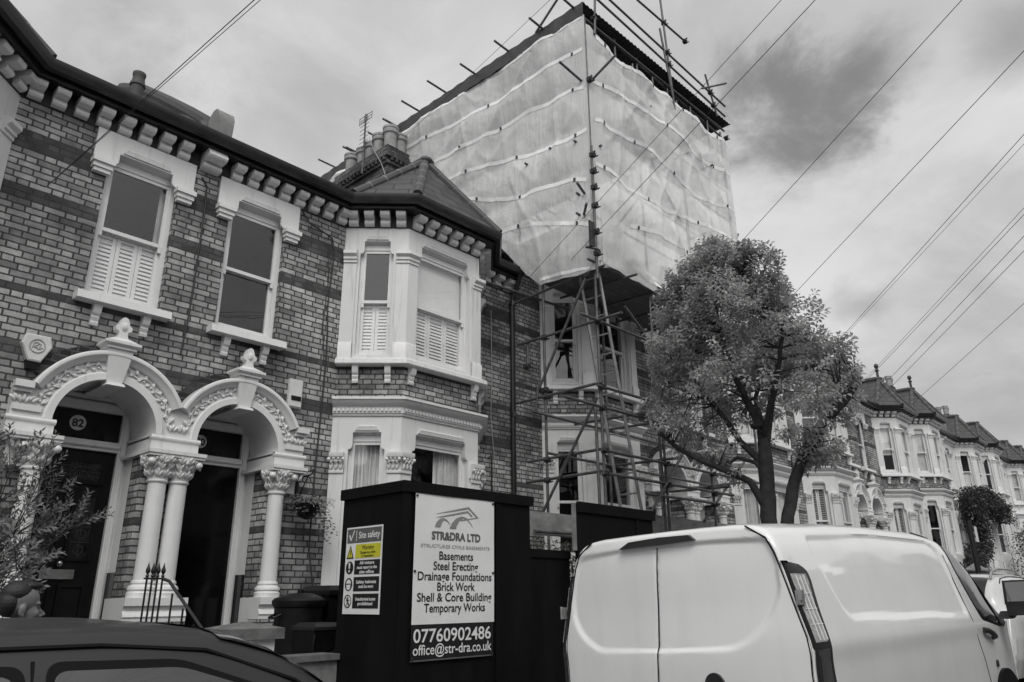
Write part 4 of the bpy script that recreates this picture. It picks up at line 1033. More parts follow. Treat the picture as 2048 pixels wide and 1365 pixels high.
# ------------------------------------------------------------------ overhead wires fanning out from a pole behind the photographer
PT = Vector((2.78, -8.56, 9.67))
t = empty('telegraph_pole', (2.9, -8.7, gz(2.9)-.1)); tag(t, 'wooden telegraph pole on the opposite pavement carrying the wires', 'telegraph pole')
m = MB(); m.tube((0, 0, 0), (0, 0, 9.8), .15, .11, 14); m.build('pole', M_BARK, t)
m = MB(); m.box(-1.5, 1.5, -.05, .05, 9.0, 9.12); m.build('crossarm', M_BOARD, t)
WIRES = [((1.843, 8.78, 6.0), (4.12, -8.5, 8.99), .012, 'wire fixed to the brick of number 82, leftmost in the sky'), ((1.86, 8.78, 6.03), (4.3, -8.5, 9.02), .009, 'thinner wire twinned with the leftmost wire'),
  ((9.2, 11.95, 11.70), (3.69, -8.72, 9.03), .011, 'wire rising left of the scaffold roof from the chimney'),
  ((8.97, 8.6, 6.47), (2.79, -8.56, 9.66), .010, 'thin wire crossing the left sheeting down to the drainpipe'), ((9.861, 8.6, 6.9), (2.91, -8.63, 9.55), .013, 'thick wire crossing the sheeting corner'),
  ((14.643, 8.6, 7.695), (2.71, -8.5, 9.76), .014, 'wire passing just right of the sheeted scaffold'), ((18.072, 8.6, 7.678), (2.78, -8.56, 9.68), .015, 'wire meeting the tree top at its right side'),
  ((22.993, 8.6, 8.175), (2.62, -8.34, 9.94), .016, 'upper wire of the pair ending behind the right side of the tree'), ((22.9, 8.6, 8.10), (2.9, -8.34, 9.80), .011, 'thinner lower wire of the pair behind the right side of the tree'),
  ((26.779, 8.6, 8.184), (2.73, -8.48, 9.77), .016, 'middle wire of the close bundle reaching the first hipped bay roof'), ((26.614, 8.6, 8.168), (2.62, -8.48, 9.90), .013, 'top wire of the close bundle reaching the first hipped bay roof'),
  ((28.208, 8.6, 8.161), (2.71, -8.44, 9.82), .018, 'wire landing just right of the first hipped bay roof'), ((29.098, 8.6, 8.29), (2.78, -8.55, 9.68), .018, 'wire landing on the valley between two hipped bay roofs'),
  ((32.876, 8.6, 8.683), (2.99, -8.93, 9.15), .018, 'lowest wire at the right, landing by the ball finial')]
for a, e, r, lab in WIRES:
    a = Vector(a); e = Vector(e); m = MB(); L = (e-a).length
    m.pts_tube([a.lerp(e, i/24)-Vector((0, 0, .0012*L*4*(i/24)*(1-i/24))) for i in range(25)], r*.37, 5); o = m.build('overhead_wire', M_WIRE)
    tag(o, lab, 'wire', 'overhead telephone wires')
# ------------------------------------------------------------------ scaffold tower round number 78
SX, SY, SR = 9.45, 6.83, 14.95
SC = empty('scaffold_tower', (SX, SY, gz(SX))); tag(SC, 'tube scaffold tower with tin roof and white sheeting round the middle house', 'scaffold')
ORG = Vector((SX, SY, gz(SX)))
def spart(name, mat, fill, smooth=True, angle=40, fix=True, parent=None):
    b = MB(lambda p: p-ORG); fill(b); o = b.build(name, mat, parent or SC, smooth, angle, fix=fix); return o
TR = .0242
def pipe(name, a, b_, r=TR):
    def f(b):
        b.tube(a, b_, r, n=10)
    return spart(name, M_STEEL, f)
def coupler(p, parent=None):
    p = Vector(p); r = random.Random(int(p.x*977+p.z*313+p.y*71))
    def f(b):
        b.box(p.x-.045, p.x+.045, p.y-.045, p.y+.045, p.z-.04, p.z+.04); b.tube(p+Vector((-.06, -.06, 0)), p+Vector((.06, .05, .01)), .022, n=6)
        b.tube(p+Vector((.05, -.08, -.02)), p+Vector((.05, .03, -.02)), .012, n=6); b.ell(p+Vector((-.04, -.075, .02)), (.022, .018, .022), None, 6, 4)
    return spart('coupler', M_STEELD, f, smooth=False)
g0 = gz(SX)
# standards
pipe('standard', (SX, SY, g0+.2), (SX, SY, 12.15)); pipe('standard', (SX-.09, SY+.05, g0+.2), (SX-.09, SY+.05, 4.55)); pipe('standard', (SX-.14, SY-.15, 6.6), (SX-.15, SY-.16, 9.15)); pipe('standard', (SX-.10, SY-.12, 9.0), (SX-.09, SY-.11, 12.0), .012)
pipe('standard', (SX-.02, 7.97, g0+.2), (SX-.02, 7.97, 6.95)); pipe('standard', (11.12, SY, 2.2), (11.12, SY, 6.95)); pipe('standard', (11.24, SY, .6), (11.24, SY, 4.35))
pipe('standard', (12.85, SY, .6), (12.85, SY, 12.1)); pipe('standard', (14.9, SY, 3.0), (14.9, SY, 12.3)); pipe('standard', (12.9, 7.97, .8), (12.9, 7.97, 4.2)); pipe('standard', (11.2, 7.97, .8), (11.2, 7.97, 7.0))
# ledgers along the street
for z, x0, x1 in ((5.90, 8.93, 11.3), (4.78, 9.3, 11.1), (4.44, 8.45, 12.6), (3.755, 9.35, 14.9), (3.40, 9.35, 13.55), (3.19, 10.5, 12.95), (6.95, 9.2, 15.1)):
    pipe('ledger', (x0, SY-.05, z), (x1, SY-.05, z+.03))
for z, x0, x1 in ((4.44, 9.0, 14.5), (3.8, 9.4, 14.8)): pipe('ledger', (x0, 7.92, z+.06), (x1, 7.92, z+.06))
# transoms into the wall
for z, y0, y1 in ((5.90, 6.30, 8.55), (4.83, 6.75, 8.62), (3.765, 6.75, 8.36), (3.425, 6.72, 8.40)): pipe('transom', (SX-.05, y0, z+.015), (SX-.05, y1, z))
for x, z in ((10.5, 4.52), (11.2, 4.5), (11.17, 3.82), (12.85, 3.5), (10.2, 6.90), (11.1, 6.90), (12.0, 6.90), (12.9, 6.90), (13.8, 6.90)): pipe('transom', (x, SY-.35, z), (x, 8.2, z+.04))
pipe('transom', (9.42, 8.9, 6.72), (9.42, 6.6, 6.85)); pipe('transom', (8.1, 8.3, 6.7), (10.6, 8.3, 6.85))
# braces
pipe('brace', (SX-.10, 6.95, 6.70), (SX-.10, 8.06, 4.95)); pipe('brace', (SX-.10, 8.06, 5.02), (SX-.10, 8.12, 4.6)); pipe('brace', (SX-.10, 6.83, 4.60), (SX-.10, 8.05, 2.85))
pipe('brace', (11.90, SY-.09, 4.17), (10.45, SY-.09, 2.80)); pipe('brace', (14.67, SY+.1, 4.34), (12.6, SY+.1, 2.90)); pipe('brace', (10.29, SY, 6.42), (11.15, SY, 5.88)); pipe('brace', (12.18, SY+.06, 3.45), (14.76, SY+.06, 3.84))
pipe('brace', (SX-.02, 8.36, 5.95), (SX-.02, 8.36, 5.42))
# roof rails and poles
k_ = 6.70/6.5; RZ = lambda x, z: (x*k_, 6.70, 1.6+(z-1.6)*k_)
pipe('guard_rail', RZ(9.2, 12.42), RZ(14.55, 12.41)); pipe('guard_rail', RZ(9.4, 12.70), RZ(14.62, 12.73))
pipe('pole', RZ(12.13, 11.3), RZ(11.90, 14.6)); pipe('pole', RZ(11.80, 13.22), RZ(12.1, 11.62)); pipe('pole', RZ(13.74, 13.15), RZ(14.12, 12.2)); pipe('pole', RZ(10.95, 13.42), RZ(12.98, 13.58))
pipe('pole', (9.62, 6.62, 12.95), (9.58, 6.66, 11.75)); pipe('pole', RZ(13.5, 12.62), (14.5, 6.35, 13.25)); pipe('brace', (9.30, 7.9, 12.35), (9.30, 6.9, 13.15))
# bearers under the tin roof poking out on the left, one row
for yy, zz in ((15.1, 12.42), (14.0, 12.30), (13.85, 12.22), (12.95, 12.22), (12.39, 12.33), (12.3, 12.26), (11.7, 12.48), (10.8, 12.55), (9.72, 12.40), (8.70, 12.40), (7.74, 12.38), (6.95, 12.40)):
    pipe('roof_bearer', (8.95, yy+.02, zz+.03), (15.2, yy, zz-.03))
for x in (10.6, 11.4, 12.0, 12.6, 13.6, 14.4): pipe('roof_prop', (x, 6.90, 11.55), (x, 6.90, 12.42))
pipe('ledger', (9.5, 6.86, 12.22), (15.2, 6.86, 12.50)); pipe('ledger', (9.6, 7.9, 12.25), (15.1, 7.9, 12.53)); pipe('ledger', (9.6, 9.4, 12.22), (15.1, 9.4, 12.5))
# tubes behind the sheeting, showing through it faintly
for x in (11.15, 12.85): pipe('standard', (x, SY+.02, 7.0), (x, SY+.02, 12.1))
for yy in (8.55, 10.3, 12.0): pipe('standard', (SX+.02, yy, 7.4+max(0, (yy-8)*1.05)), (SX+.02, yy, 12.2))
for z in (7.95, 8.9, 9.85, 10.65): pipe('ledger', (9.4, SY+.06, z), (15.0, SY+.06, z+.05)); pipe('ledger', (SX+.06, 6.8, z), (SX+.06, 9.2+(z-8)*.95, z-.02))
pipe('brace', (9.5, SY+.1, 7.1), (11.1, SY+.1, 8.9)); pipe('brace', (12.9, SY+.1, 8.9), (11.2, SY+.1, 10.6)); pipe('brace', (SX+.1, 7.0, 7.0), (SX+.1, 8.6, 8.9)); pipe('brace', (SX+.1, 8.6, 8.9), (SX+.1, 10.3, 10.7))
# stub ends where tubes come through the sheeting
for a in ((8.03, 11.96), (7.61, 9.51), (7.03, 9.40), (8.22, 9.45), (7.02, 8.32), (7.04, 7.93), (10.1, 10.69)):
    pipe('tube_end', (SX+.3, a[0], a[1]), (SX-.17, a[0], a[1]+.01))
for a in ((9.62, 9.30), (11.0, 11.06), (11.47, 11.13), (12.1, 10.84), (11.1, 10.05), (12.9, 10.7), (14.0, 10.9), (13.3, 8.9), (14.2, 8.4)):
    pipe('tube_end', (a[0], SY+.2, a[1]), (a[0], SY-.16, a[1]+.01))
pipe('tube_end', (SX+.1, SY, 10.60), (SX-.62, SY+.12, 10.83)); pipe('tube_end', (SX, SY-.05, 10.60), (SX+.10, SY-.62, 10.98)); pipe('tube_end', (14.85, SY, 9.1), (15.02, SY-.1, 9.55)); pipe('tube_end', (SX, SY+.1, 8.30), (SX-.40, SY+.0, 8.36)); pipe('tube_end', (SX-.1, SY+.1, 7.9), (SX-.36, SY-.16, 7.92)); pipe('tube_end', (SX-.14, SY-.2, 7.12), (SX-.30, SY-.05, 7.16))
for p in ((SX, SY-.03, 5.9), (SX, SY-.03, 4.78), (SX, SY-.03, 4.44), (SX, SY-.03, 3.76), (SX, SY-.03, 3.4), (SX-.02, 7.97, 5.9), (SX-.02, 7.97, 4.83), (SX-.02, 7.97, 4.95), (SX-.02, 7.97, 3.76), (SX-.02, 7.97, 3.42), (SX-.08, SY+.1, 6.75), (SX-.1, 8.02, 2.86), (SX-.03, SY-.04, 7.0),
          (SX-.14, SY-.17, 7.05), (SX-.14, SY-.17, 7.45), (SX-.14, SY-.17, 7.95), (SX-.15, SY-.18, 8.3), (SX-.15, SY-.18, 8.95), (SX-.15, SY-.18, 8.62), (11.24, SY-.03, 3.76), (11.24, SY-.03, 3.4), (12.85, SY-.03, 3.76), (12.85, SY-.03, 3.4), (12.85, SY, 3.2), (11.12, SY-.02, 5.92), (11.12, SY-.02, 4.47), (10.45, SY-.1, 4.46), (SX-.08, SY-.15, 10.60), RZ(12.0, 13.49), RZ(12.03, 12.72), RZ(12.05, 12.42), RZ(13.9, 12.73), RZ(13.98, 12.42), (9.6, 6.68, 12.15), (14.95, 6.72, 12.1), (SX-.05, 8.36, 5.45), RZ(12.9, 13.57)): coupler(p)
spart('mesh_panel', M_STEELD, lambda b: b.box(SX-.30, SX-.16, SY-.16, SY-.13, 7.15, 7.62), smooth=False)
# boarded lift at eaves level, its boards lying side by side
for k in range(5):
    yy = 6.86+k*.245; spart('scaffold_board', M_BOARD, lambda b: b.box(9.46+.02*(k % 3), 15.0-.08*(k % 2), yy, yy+.225, 6.985, 7.025), smooth=False)
spart('toe_board', M_BOARD, lambda b: b.box(9.6, 15.0, 6.88, 6.92, 7.03, 7.20), smooth=False)
# boards and ply at the foot
spart('ply_hoarding', M_PLY, lambda b: b.box(7.55, 9.05, 6.98, 7.0, 2.42, 2.74), smooth=False)
spart('ply_hoarding', M_PLY, lambda b: b.box(10.3, 13.6, 6.97, 7.0, 2.62, 2.90), smooth=False)
pipe('ledger', (7.9, 6.93, 2.46), (13.4, 6.93, 2.56))

# corrugated tin roof, left and front edges showing
def f(b):
    x0, x1, y0, y1 = 9.36, 15.34, 6.74, 15.75; n = 190; vs = []; fs = []
    for i in range(n+1):
        x = x0+(x1-x0)*i/n; dz = .016*sin(i*pi*.5*1.0)
        for yy in (y0, y1): vs.append((x, yy, 12.42+(x-x0)*.047+dz-(yy-y0)*.014))
    for i in range(n): fs.append((2*i, 2*i+2, 2*i+3, 2*i+1))
    b.add(vs, fs)
tin = spart('tin_roof', M_TIN, f, smooth=False, fix=False)
def f(b):
    y0, y1 = 6.74, 15.75; n = 90; vs = []; fs = []
    for i in range(n+1):
        yy = y0+(y1-y0)*i/n; z = 12.42-(yy-y0)*.014
        vs += [(9.352+.012*sin(i*1.57), yy, z+.02), (9.34+.012*sin(i*1.57), yy, z-.30+.012*sin(i*.7))]
    for i in range(n): fs.append((2*i, 2*i+2, 2*i+3, 2*i+1))
    b.add(vs, fs)
spart('roof_skirt', M_TIN, f, smooth=False, fix=False, parent=tin)

# ---- sheeting: two hanging faces with folds, tied at the lifts
def interp(pl, t):
    if t <= pl[0][0]: return pl[0][1]
    for (a, va), (c, vc) in zip(pl, pl[1:]):
        if t <= c: return va+(vc-va)*(t-a)/(c-a)
    return pl[-1][1]
L_TOP = [(6.75, 12.14), (8.5, 12.12), (10.9, 12.06), (11.8, 12.05), (15.4, 12.05)]
L_BOT = [(6.78, 6.80), (6.95, 6.80), (7.5, 6.83), (7.95, 6.86), (8.3, 7.2), (8.6, 7.55), (9.2, 8.33), (10.0, 9.3), (10.98, 10.45), (11.8, 11.1), (12.3, 11.2), (15.4, 11.2)]
R_TOP = [(9.5, 11.92), (9.63, 11.80), (10.09, 11.68), (10.6, 11.67), (11.17, 11.83), (11.94, 11.84), (12.5, 11.86), (13.02, 11.92), (13.49, 11.97), (13.8, 11.72), (14.56, 11.87), (14.95, 11.9)]
R_BOT = [(9.5, 6.86), (9.79, 6.98), (10.16, 7.03), (10.64, 7.15), (11.0, 7.12), (11.3, 7.05), (11.9, 6.98), (13.35, 6.97), (14.95, 7.2)]
def wob(u, z, sd):
    a = noise.noise(Vector((u*.55+sd, z*.8, sd)))*.13
    d1 = noise.noise(Vector((u*.9+z*1.0+sd, (u-z)*.22, 3.1+sd)))            # long diagonal folds
    d2 = noise.noise(Vector((u*1.7-z*.5, z*.5+u*.3, 8.2+sd)))
    r = (1-abs(d1)*2.6); r = max(r, 0)**2*.06
    q = (1-abs(d2)*3.0); q = max(q, 0)**2*.03
    return a+r+q+.012*noise.noise(Vector((u*4.5, z*3.2, sd)))+.010*noise.noise(Vector((u*11+z*1.5, z*1.3, sd+4)))+.006*noise.noise(Vector((u*6-z*5, z*6, sd+9)))
def sag(z):                                                             # bellies between the lifts
    for lo, hi in ((6.8, 7.95), (7.95, 8.8), (8.8, 9.7), (9.7, 10.6), (10.6, 11.4), (11.4, 12.2)):
        if lo <= z <= hi: return sin(pi*(z-lo)/(hi-lo))
    return 0
def left_pt(yy, z):
    e = min(1, (yy-6.735)/.6); o = (wob(yy, z, 2.0)*.8+.04*sag(z))*max(0, min(1, e*1.2))
    return Vector((SX-.08-o, yy, z))
def right_pt(x, z):
    e = min(1, max(0, (x-9.36)/.6))*min(1, max(.2, (14.95-x)/.4)); o = (wob(x, z, 11.0)+.05*sag(z))*e
    return Vector((x, SY-.10-o, z))
def grid_sheet(name, ua, ub, nu, nv, top, bot, fn):
    def f(b):
        vs = []; fs = []
        for i in range(nu+1):
            u = ua+(ub-ua)*i/nu; zb = interp(bot, u)+.03*noise.noise(Vector((u*3, 0, 5))); zt = interp(top, u)+.025*noise.noise(Vector((u*4, 2, 5)))
            for j in range(nv+1): vs.append(fn(u, zb+(zt-zb)*j/nv))
        for i in range(nu):
            for j in range(nv): a = i*(nv+1)+j; fs.append((a, a+nv+1, a+nv+2, a+1))
        b.add(vs, fs)
    return spart(name, M_SHEET, f, angle=180, fix=False)
shL = grid_sheet('sheeting', 6.735, 15.4, 230, 120, L_TOP, L_BOT, left_pt)
shR = grid_sheet('sheeting', 9.36, 14.95, 170, 150, R_TOP, R_BOT, right_pt)
def strip_on(pl, fn, sheet, w=.06):
    def f(b):
        vs = []; fs = []; n = 70
        for i in range(n+1):
            t = pl[0][0]+(pl[-1][0]-pl[0][0])*i/n; z = interp(sorted(pl), t)+.018*noise.noise(Vector((t*2.2, 4, 1)))+.010*noise.noise(Vector((t*5, 1, 1)))
            for dz in (-w/2, w/2):
                p = fn(t, z+dz); n_ = Vector((-.006, 0, 0)) if fn is left_pt else Vector((0, -.006, 0)); vs.append(p+n_)
        for i in range(n): fs.append((2*i, 2*i+2, 2*i+3, 2*i+1))
        b.add(vs, fs)
    spart('reinforcing_strip', M_STRIP, f, angle=180, fix=False, parent=sheet)
LB = [[(12.11, 11.55), (10.88, 11.42), (9.62, 11.38), (9.01, 11.31), (8.18, 11.38), (7.52, 11.4), (6.81, 11.37)], [(11.87, 10.62), (11.13, 10.67), (10.01, 10.69), (9.02, 10.6), (8.15, 10.65), (7.68, 10.59), (7.2, 10.61), (6.82, 10.5)],
      [(10.54, 10.08), (9.74, 9.97), (9.12, 9.85), (8.47, 9.74), (7.9, 9.62), (7.23, 9.54), (6.79, 9.58)], [(10.2, 9.6), (10.0, 9.42), (9.23, 9.08), (8.3, 8.78), (7.74, 8.77), (7.26, 8.7), (6.84, 8.57)],
      [(8.97, 8.26), (8.5, 8.19), (8.12, 8.13), (7.53, 7.96), (6.84, 7.69)], [(7.94, 6.95), (7.56, 6.93), (7.23, 6.90), (6.85, 6.87)], [(15.0, 12.0), (11.81, 12.0), (10.9, 12.01), (9.61, 12.09), (8.58, 12.05), (7.63, 12.09), (6.76, 12.10)]]
for k, pl in enumerate(LB): strip_on(pl, left_pt, shL, .085 if k < 5 else .06)
RB = [[(9.63, 11.72), (10.09, 11.62), (10.6, 11.63), (11.17, 11.79), (11.94, 11.80), (13.02, 11.88), (13.49, 11.93), (13.79, 11.68), (14.56, 11.83), (14.9, 11.86)], [(9.57, 10.69), (9.94, 10.76), (10.38, 10.73), (11.33, 10.81), (12.26, 10.98), (13.2, 10.79), (14.9, 11.05)],
      [(9.53, 9.84), (9.72, 9.9), (9.98, 9.84), (11.06, 9.99), (11.79, 9.93), (12.8, 9.74), (14.9, 10.08)], [(9.49, 8.9), (9.95, 8.96), (10.5, 8.84), (11.34, 8.85), (12.48, 8.96), (14.9, 9.27)], [(10.41, 8.01), (11.18, 8.12), (11.97, 8.13), (12.78, 8.12), (14.6, 8.2)], [(9.5, 6.93), (9.79, 7.03), (10.16, 7.08), (10.64, 7.20), (11.0, 7.17), (11.3, 7.10), (11.9, 7.03)]]
for k, pl in enumerate(RB): strip_on(pl, right_pt, shR, .08)
me_tie = None
for pls, fn, sh in ((LB, left_pt, shL), (RB, right_pt, shR)):
    for pl in pls[:5]:
        q = sorted(pl); u = q[0][0]+.25; rr = random.Random(int(u*100))
        while u < q[-1][0]-.1:
            p = fn(u, interp(q, u))-ORG
            if me_tie is None: me_tie = MB().box(-.022, .022, -.022, .022, -.03, .03).mesh('sheet_tie', M_STEELD, False)
            part_of(me_tie, 'sheet_tie', sh, tuple(p), rr.random()); u += rr.uniform(.9, 2.4)
# loose flap folded back over the lower front sheet
def f(b):
    n = 40; vs = []; fs = []
    for i in range(n+1):
        t = i/n; x0 = 9.52; xe = 9.60+1.70*t; z = 8.2-1.32*t
        for j in range(13):
            x = x0+(xe-x0)*j/12; p = right_pt(x, z+.10*(1-j/12)); vs.append(p+Vector((0, -.03-.04*noise.noise(Vector((x*2, z*2, 4))), 0)))
    for i in range(n):
        for j in range(12): a = i*13+j; fs.append((a, a+13, a+14, a+1))
    b.add(vs, fs)
spart('loose_flap', M_SHEET, f, angle=180, fix=False, parent=shR)
# ladders
def ladder(a0, a1, w, label, n):
    a0 = Vector(a0); a1 = Vector(a1); t = empty('ladder', a0); tag(t, label, 'ladder'); d = a1-a0; s = Vector((0, w, 0))
    for o in (Vector(), s): 
        m = MB(); m.tube(o, o+d, .028, n=10); m.build('stile', M_ALU, t)
    for k in range(n):
        p = d*((k+.6)/n); m = MB(); m.tube(p, p+s, .014, n=8); m.build('rung', M_ALU, t)
ladder((11.09, 6.95, .7), (9.71, 6.95, 7.0), .40, 'aluminium ladder leaning up the scaffold corner', 19)
# ------------------------------------------------------------------ black site hoarding
HG = gz(5)+.05
t = empty('site_hoarding', (4.33, 5.35, HG)); tag(t, 'matt black timber site hoarding boxed out over the pavement with two signs', 'hoarding'); HO = Vector((4.33, 5.35, HG))
def hpart(name, mat, fill, smooth=False, par=None):
    b = MB(lambda p: p-HO); fill(b); return b.build(name, mat, par or t, smooth)
hpart('front_panel', M_HOARD, lambda b: b.box(4.33, 6.03, 5.352, 5.40, HG, 2.60)); hpart('side_panel', M_HOARD, lambda b: b.box(4.332, 4.38, 5.405, 6.28, HG, 2.60))
hpart('end_panel', M_HOARD, lambda b: b.box(5.98, 6.028, 5.405, 6.28, HG, 2.60))
hpart('top_cap', M_HOARD, lambda b: (b.box(4.30, 6.06, 5.32, 5.36, 2.515, 2.615), b.box(4.30, 4.34, 5.365, 6.30, 2.515, 2.615), b.box(6.03, 6.06, 5.365, 6.3, 2.515, 2.615), b.box(4.345, 6.025, 5.365, 6.3, 2.601, 2.612)))
hpart('cover_strip', M_HOARD, lambda b: b.box(5.50, 5.56, 5.335, 5.351, HG, 2.51)); hpart('corner_post', M_HOARD, lambda b: b.box(4.315, 4.40, 5.338, 5.353, HG, 2.512))
hpart('low_panel', M_HOARD, lambda b: (b.box(6.032, 6.70, 5.37, 5.41, HG, 2.085), b.box(6.033, 6.701, 5.352, 5.369, 2.0, 2.08)))
hpart('second_panel', M_HOARD, lambda b: (b.box(6.705, 8.23, 5.25, 5.29, HG, 2.60), b.box(8.19, 8.229, 5.295, 6.3, HG, 2.60)))
hpart('top_cap', M_HOARD, lambda b: (b.box(6.70, 8.26, 5.22, 5.249, 2.50, 2.615), b.box(8.231, 8.26, 5.255, 6.3, 2.50, 2.615)))
hpart('pale_post', M_PLY, lambda b: b.box(6.66, 6.704, 5.26, 5.29, 2.086, 2.60)); hpart('cover_strip', M_HOARD, lambda b: b.box(7.85, 7.91, 5.235, 5.249, HG, 2.49))

# banner
bt = empty('site_banner', (4.945, 5.335, 1.80)); tag(bt, 'tall white vinyl banner with company details, black band at its foot', 'banner')
def vy(x, z): return -.006+.004*noise.noise(Vector((x*3.2, z*1.6, 2)))+.002*sin(x*7+z*3)
def vinyl(name, x0, x1, z0, z1, mat, dy=0):
    b = MB(); n = 26; k = 30; vs = []; fs = []
    for i in range(n+1):
        for j in range(k+1):
            x = x0+(x1-x0)*i/n; z = z0+(z1-z0)*j/k
            vs.append((x, dy+vy(x, z), z))
    for i in range(n):
        for j in range(k): a = i*(k+1)+j; fs.append((a, a+k+1, a+k+2, a+1))
    b.add(vs, fs); return b.build(name, mat, bt, angle=180, fix=False)
vinyl('white_field', -.50, .52, -.415, .715, M_BANNERW)
blk = vinyl('black_band', -.503, .503, -.71, -.417, M_INK, -.001)
LY = 0.0
def conform(o, d):
    lx, lz = o.location.x, o.location.z
    for v in o.data.vertices: v.co.y += vy(v.co.x+lx, v.co.z+lz)-d
    return o
def btext(txt, z, size, width, mat=M_INK, bold=.0015, cx=.015, par=None):
    o = text_obj('lettering', txt, size, mat, par or bt, (cx, LY, z), 'CENTER', bold, width=width); return conform(o, .0034)
btext('STR&DRA LTD', .314, .098, .63, M_INKM, .004)
btext('STRUCTURES CIVILS BASEMENTS', .240, .042, .88, M_INKL, .0005)
for k, (s, w) in enumerate((('Basements', .435), ('Steel Erecting', .57), ('Drainage Foundations', .93), ('Brick Work', .475), ('Shell & Core Building', .93), ('Temporary Works', .76))):
    btext(s, .137-.0905*k, .104, w)
vinyl('hem', -.503, .503, -.713, -.70, M_INKM, -.003)
btext('07760902486', -.560, .155, .95, M_BANNERW, .002, .0); btext('office@str-dra.co.uk', -.662, .118, .96, M_BANNERW, .001, .0)
lg = MB()
for k, pl in enumerate(([(-.27, .540), (.167, .636), (.30, .540), (.285, .533), (.163, .616), (-.22, .546)], [(.30, .5395), (.07, .497), (.06, .505), (.262, .541)], [(-.26, .510), (.157, .598), (.225, .548), (.205, .545), (.153, .580), (-.2, .514)],
        [(-.265, .425), (-.245, .465), (-.21, .497), (-.16, .512), (-.115, .50), (-.08, .465), (-.068, .45), (-.085, .462), (-.12, .488), (-.15, .492), (-.175, .47), (-.195, .425)],
        [(-.08, .42), (-.05, .47), (0, .515), (.07, .542), (.14, .530), (.2, .48), (.235, .43), (.195, .475), (.14, .518), (.09, .522), (.05, .50), (.02, .465), (0, .42)])):
    v2, tr = fill2d(pl); lg.add([(x, -.0003*k, z) for x, z in v2], tr)
conform(lg.build('emblem', M_INKG, bt, smooth=False, fix=False), .0034)
m = MB()
for x in (-.485, .50):
    for z in (.69, .03): m.pts_tube([(x, -.004, z), (x, -.018, z)], .011, 10)
for x in (-.485, .485): m.pts_tube([(x, -.006, -.69), (x, -.018, -.69)], .013, 10)
m.build('eyelets', M_STEELD, bt)

# safety sign on the side panel (its own x runs along the panel from the house towards the road)
st = empty('safety_sign', (4.325, 5.905, 1.855), -pi/2); tag(st, 'white site safety board with yellow warning and black instruction blocks', 'sign')
def sp(name, mat, x0, x1, z0, z1, y=-.006, r=.0):
    b = MB(); b.box(x0, x1, y-.0012, y, z0, z1); return b.build(name, mat, st, smooth=False)
m = MB(); m.box(-.277, .277, -.005, .0, -.385, .39); m.build('board', M_SIGNW, st, smooth=False)
sp('header', M_INKM, -.262, .262, .245, .375)
text_obj('lettering', 'Site safety', .085, M_SIGNW, st, (.08, -.0085, .285), 'CENTER', .001, width=.32)
m = MB(); m.plate([(-.235, .315), (-.22, .325), (-.20, .285), (-.155, .365), (-.145, .358), (-.20, .262)], [], -.0085, -.0078); m.build('tick', M_SIGNW, st, smooth=False); sp('divider', M_SIGNW, -.118, -.113, .26, .36, -.0075)
sp('warning_panel', M_YEL, -.12, .26, .105, .23)
m = MB(); m.plate([(-.255, .105), (-.145, .105), (-.20, .225)], [[(-.238, .115), (-.162, .115), (-.20, .203)]], -.0085, -.006); m.build('triangle_border', M_INK, st, smooth=False)
m = MB(); m.plate([(-.238, .115), (-.162, .115), (-.20, .203)], [], -.0080, -.006); m.build('triangle', M_YEL, st, smooth=False)
m = MB(); m.box(-.205, -.195, -.0088, -.0080, .140, .180); m.box(-.205, -.195, -.0088, -.0080, .122, .132); m.build('exclamation_mark', M_INK, st, smooth=False)
for s, z, sz, w, mt in (('Warning', .180, .055, .18, M_INK), ('Dangerous work', .143, .034, .23, M_INK), ('in operation', .113, .032, .18, M_INK)): text_obj('lettering', s, sz, mt, st, (.07, -.0085, z), 'CENTER', .0008, width=w)
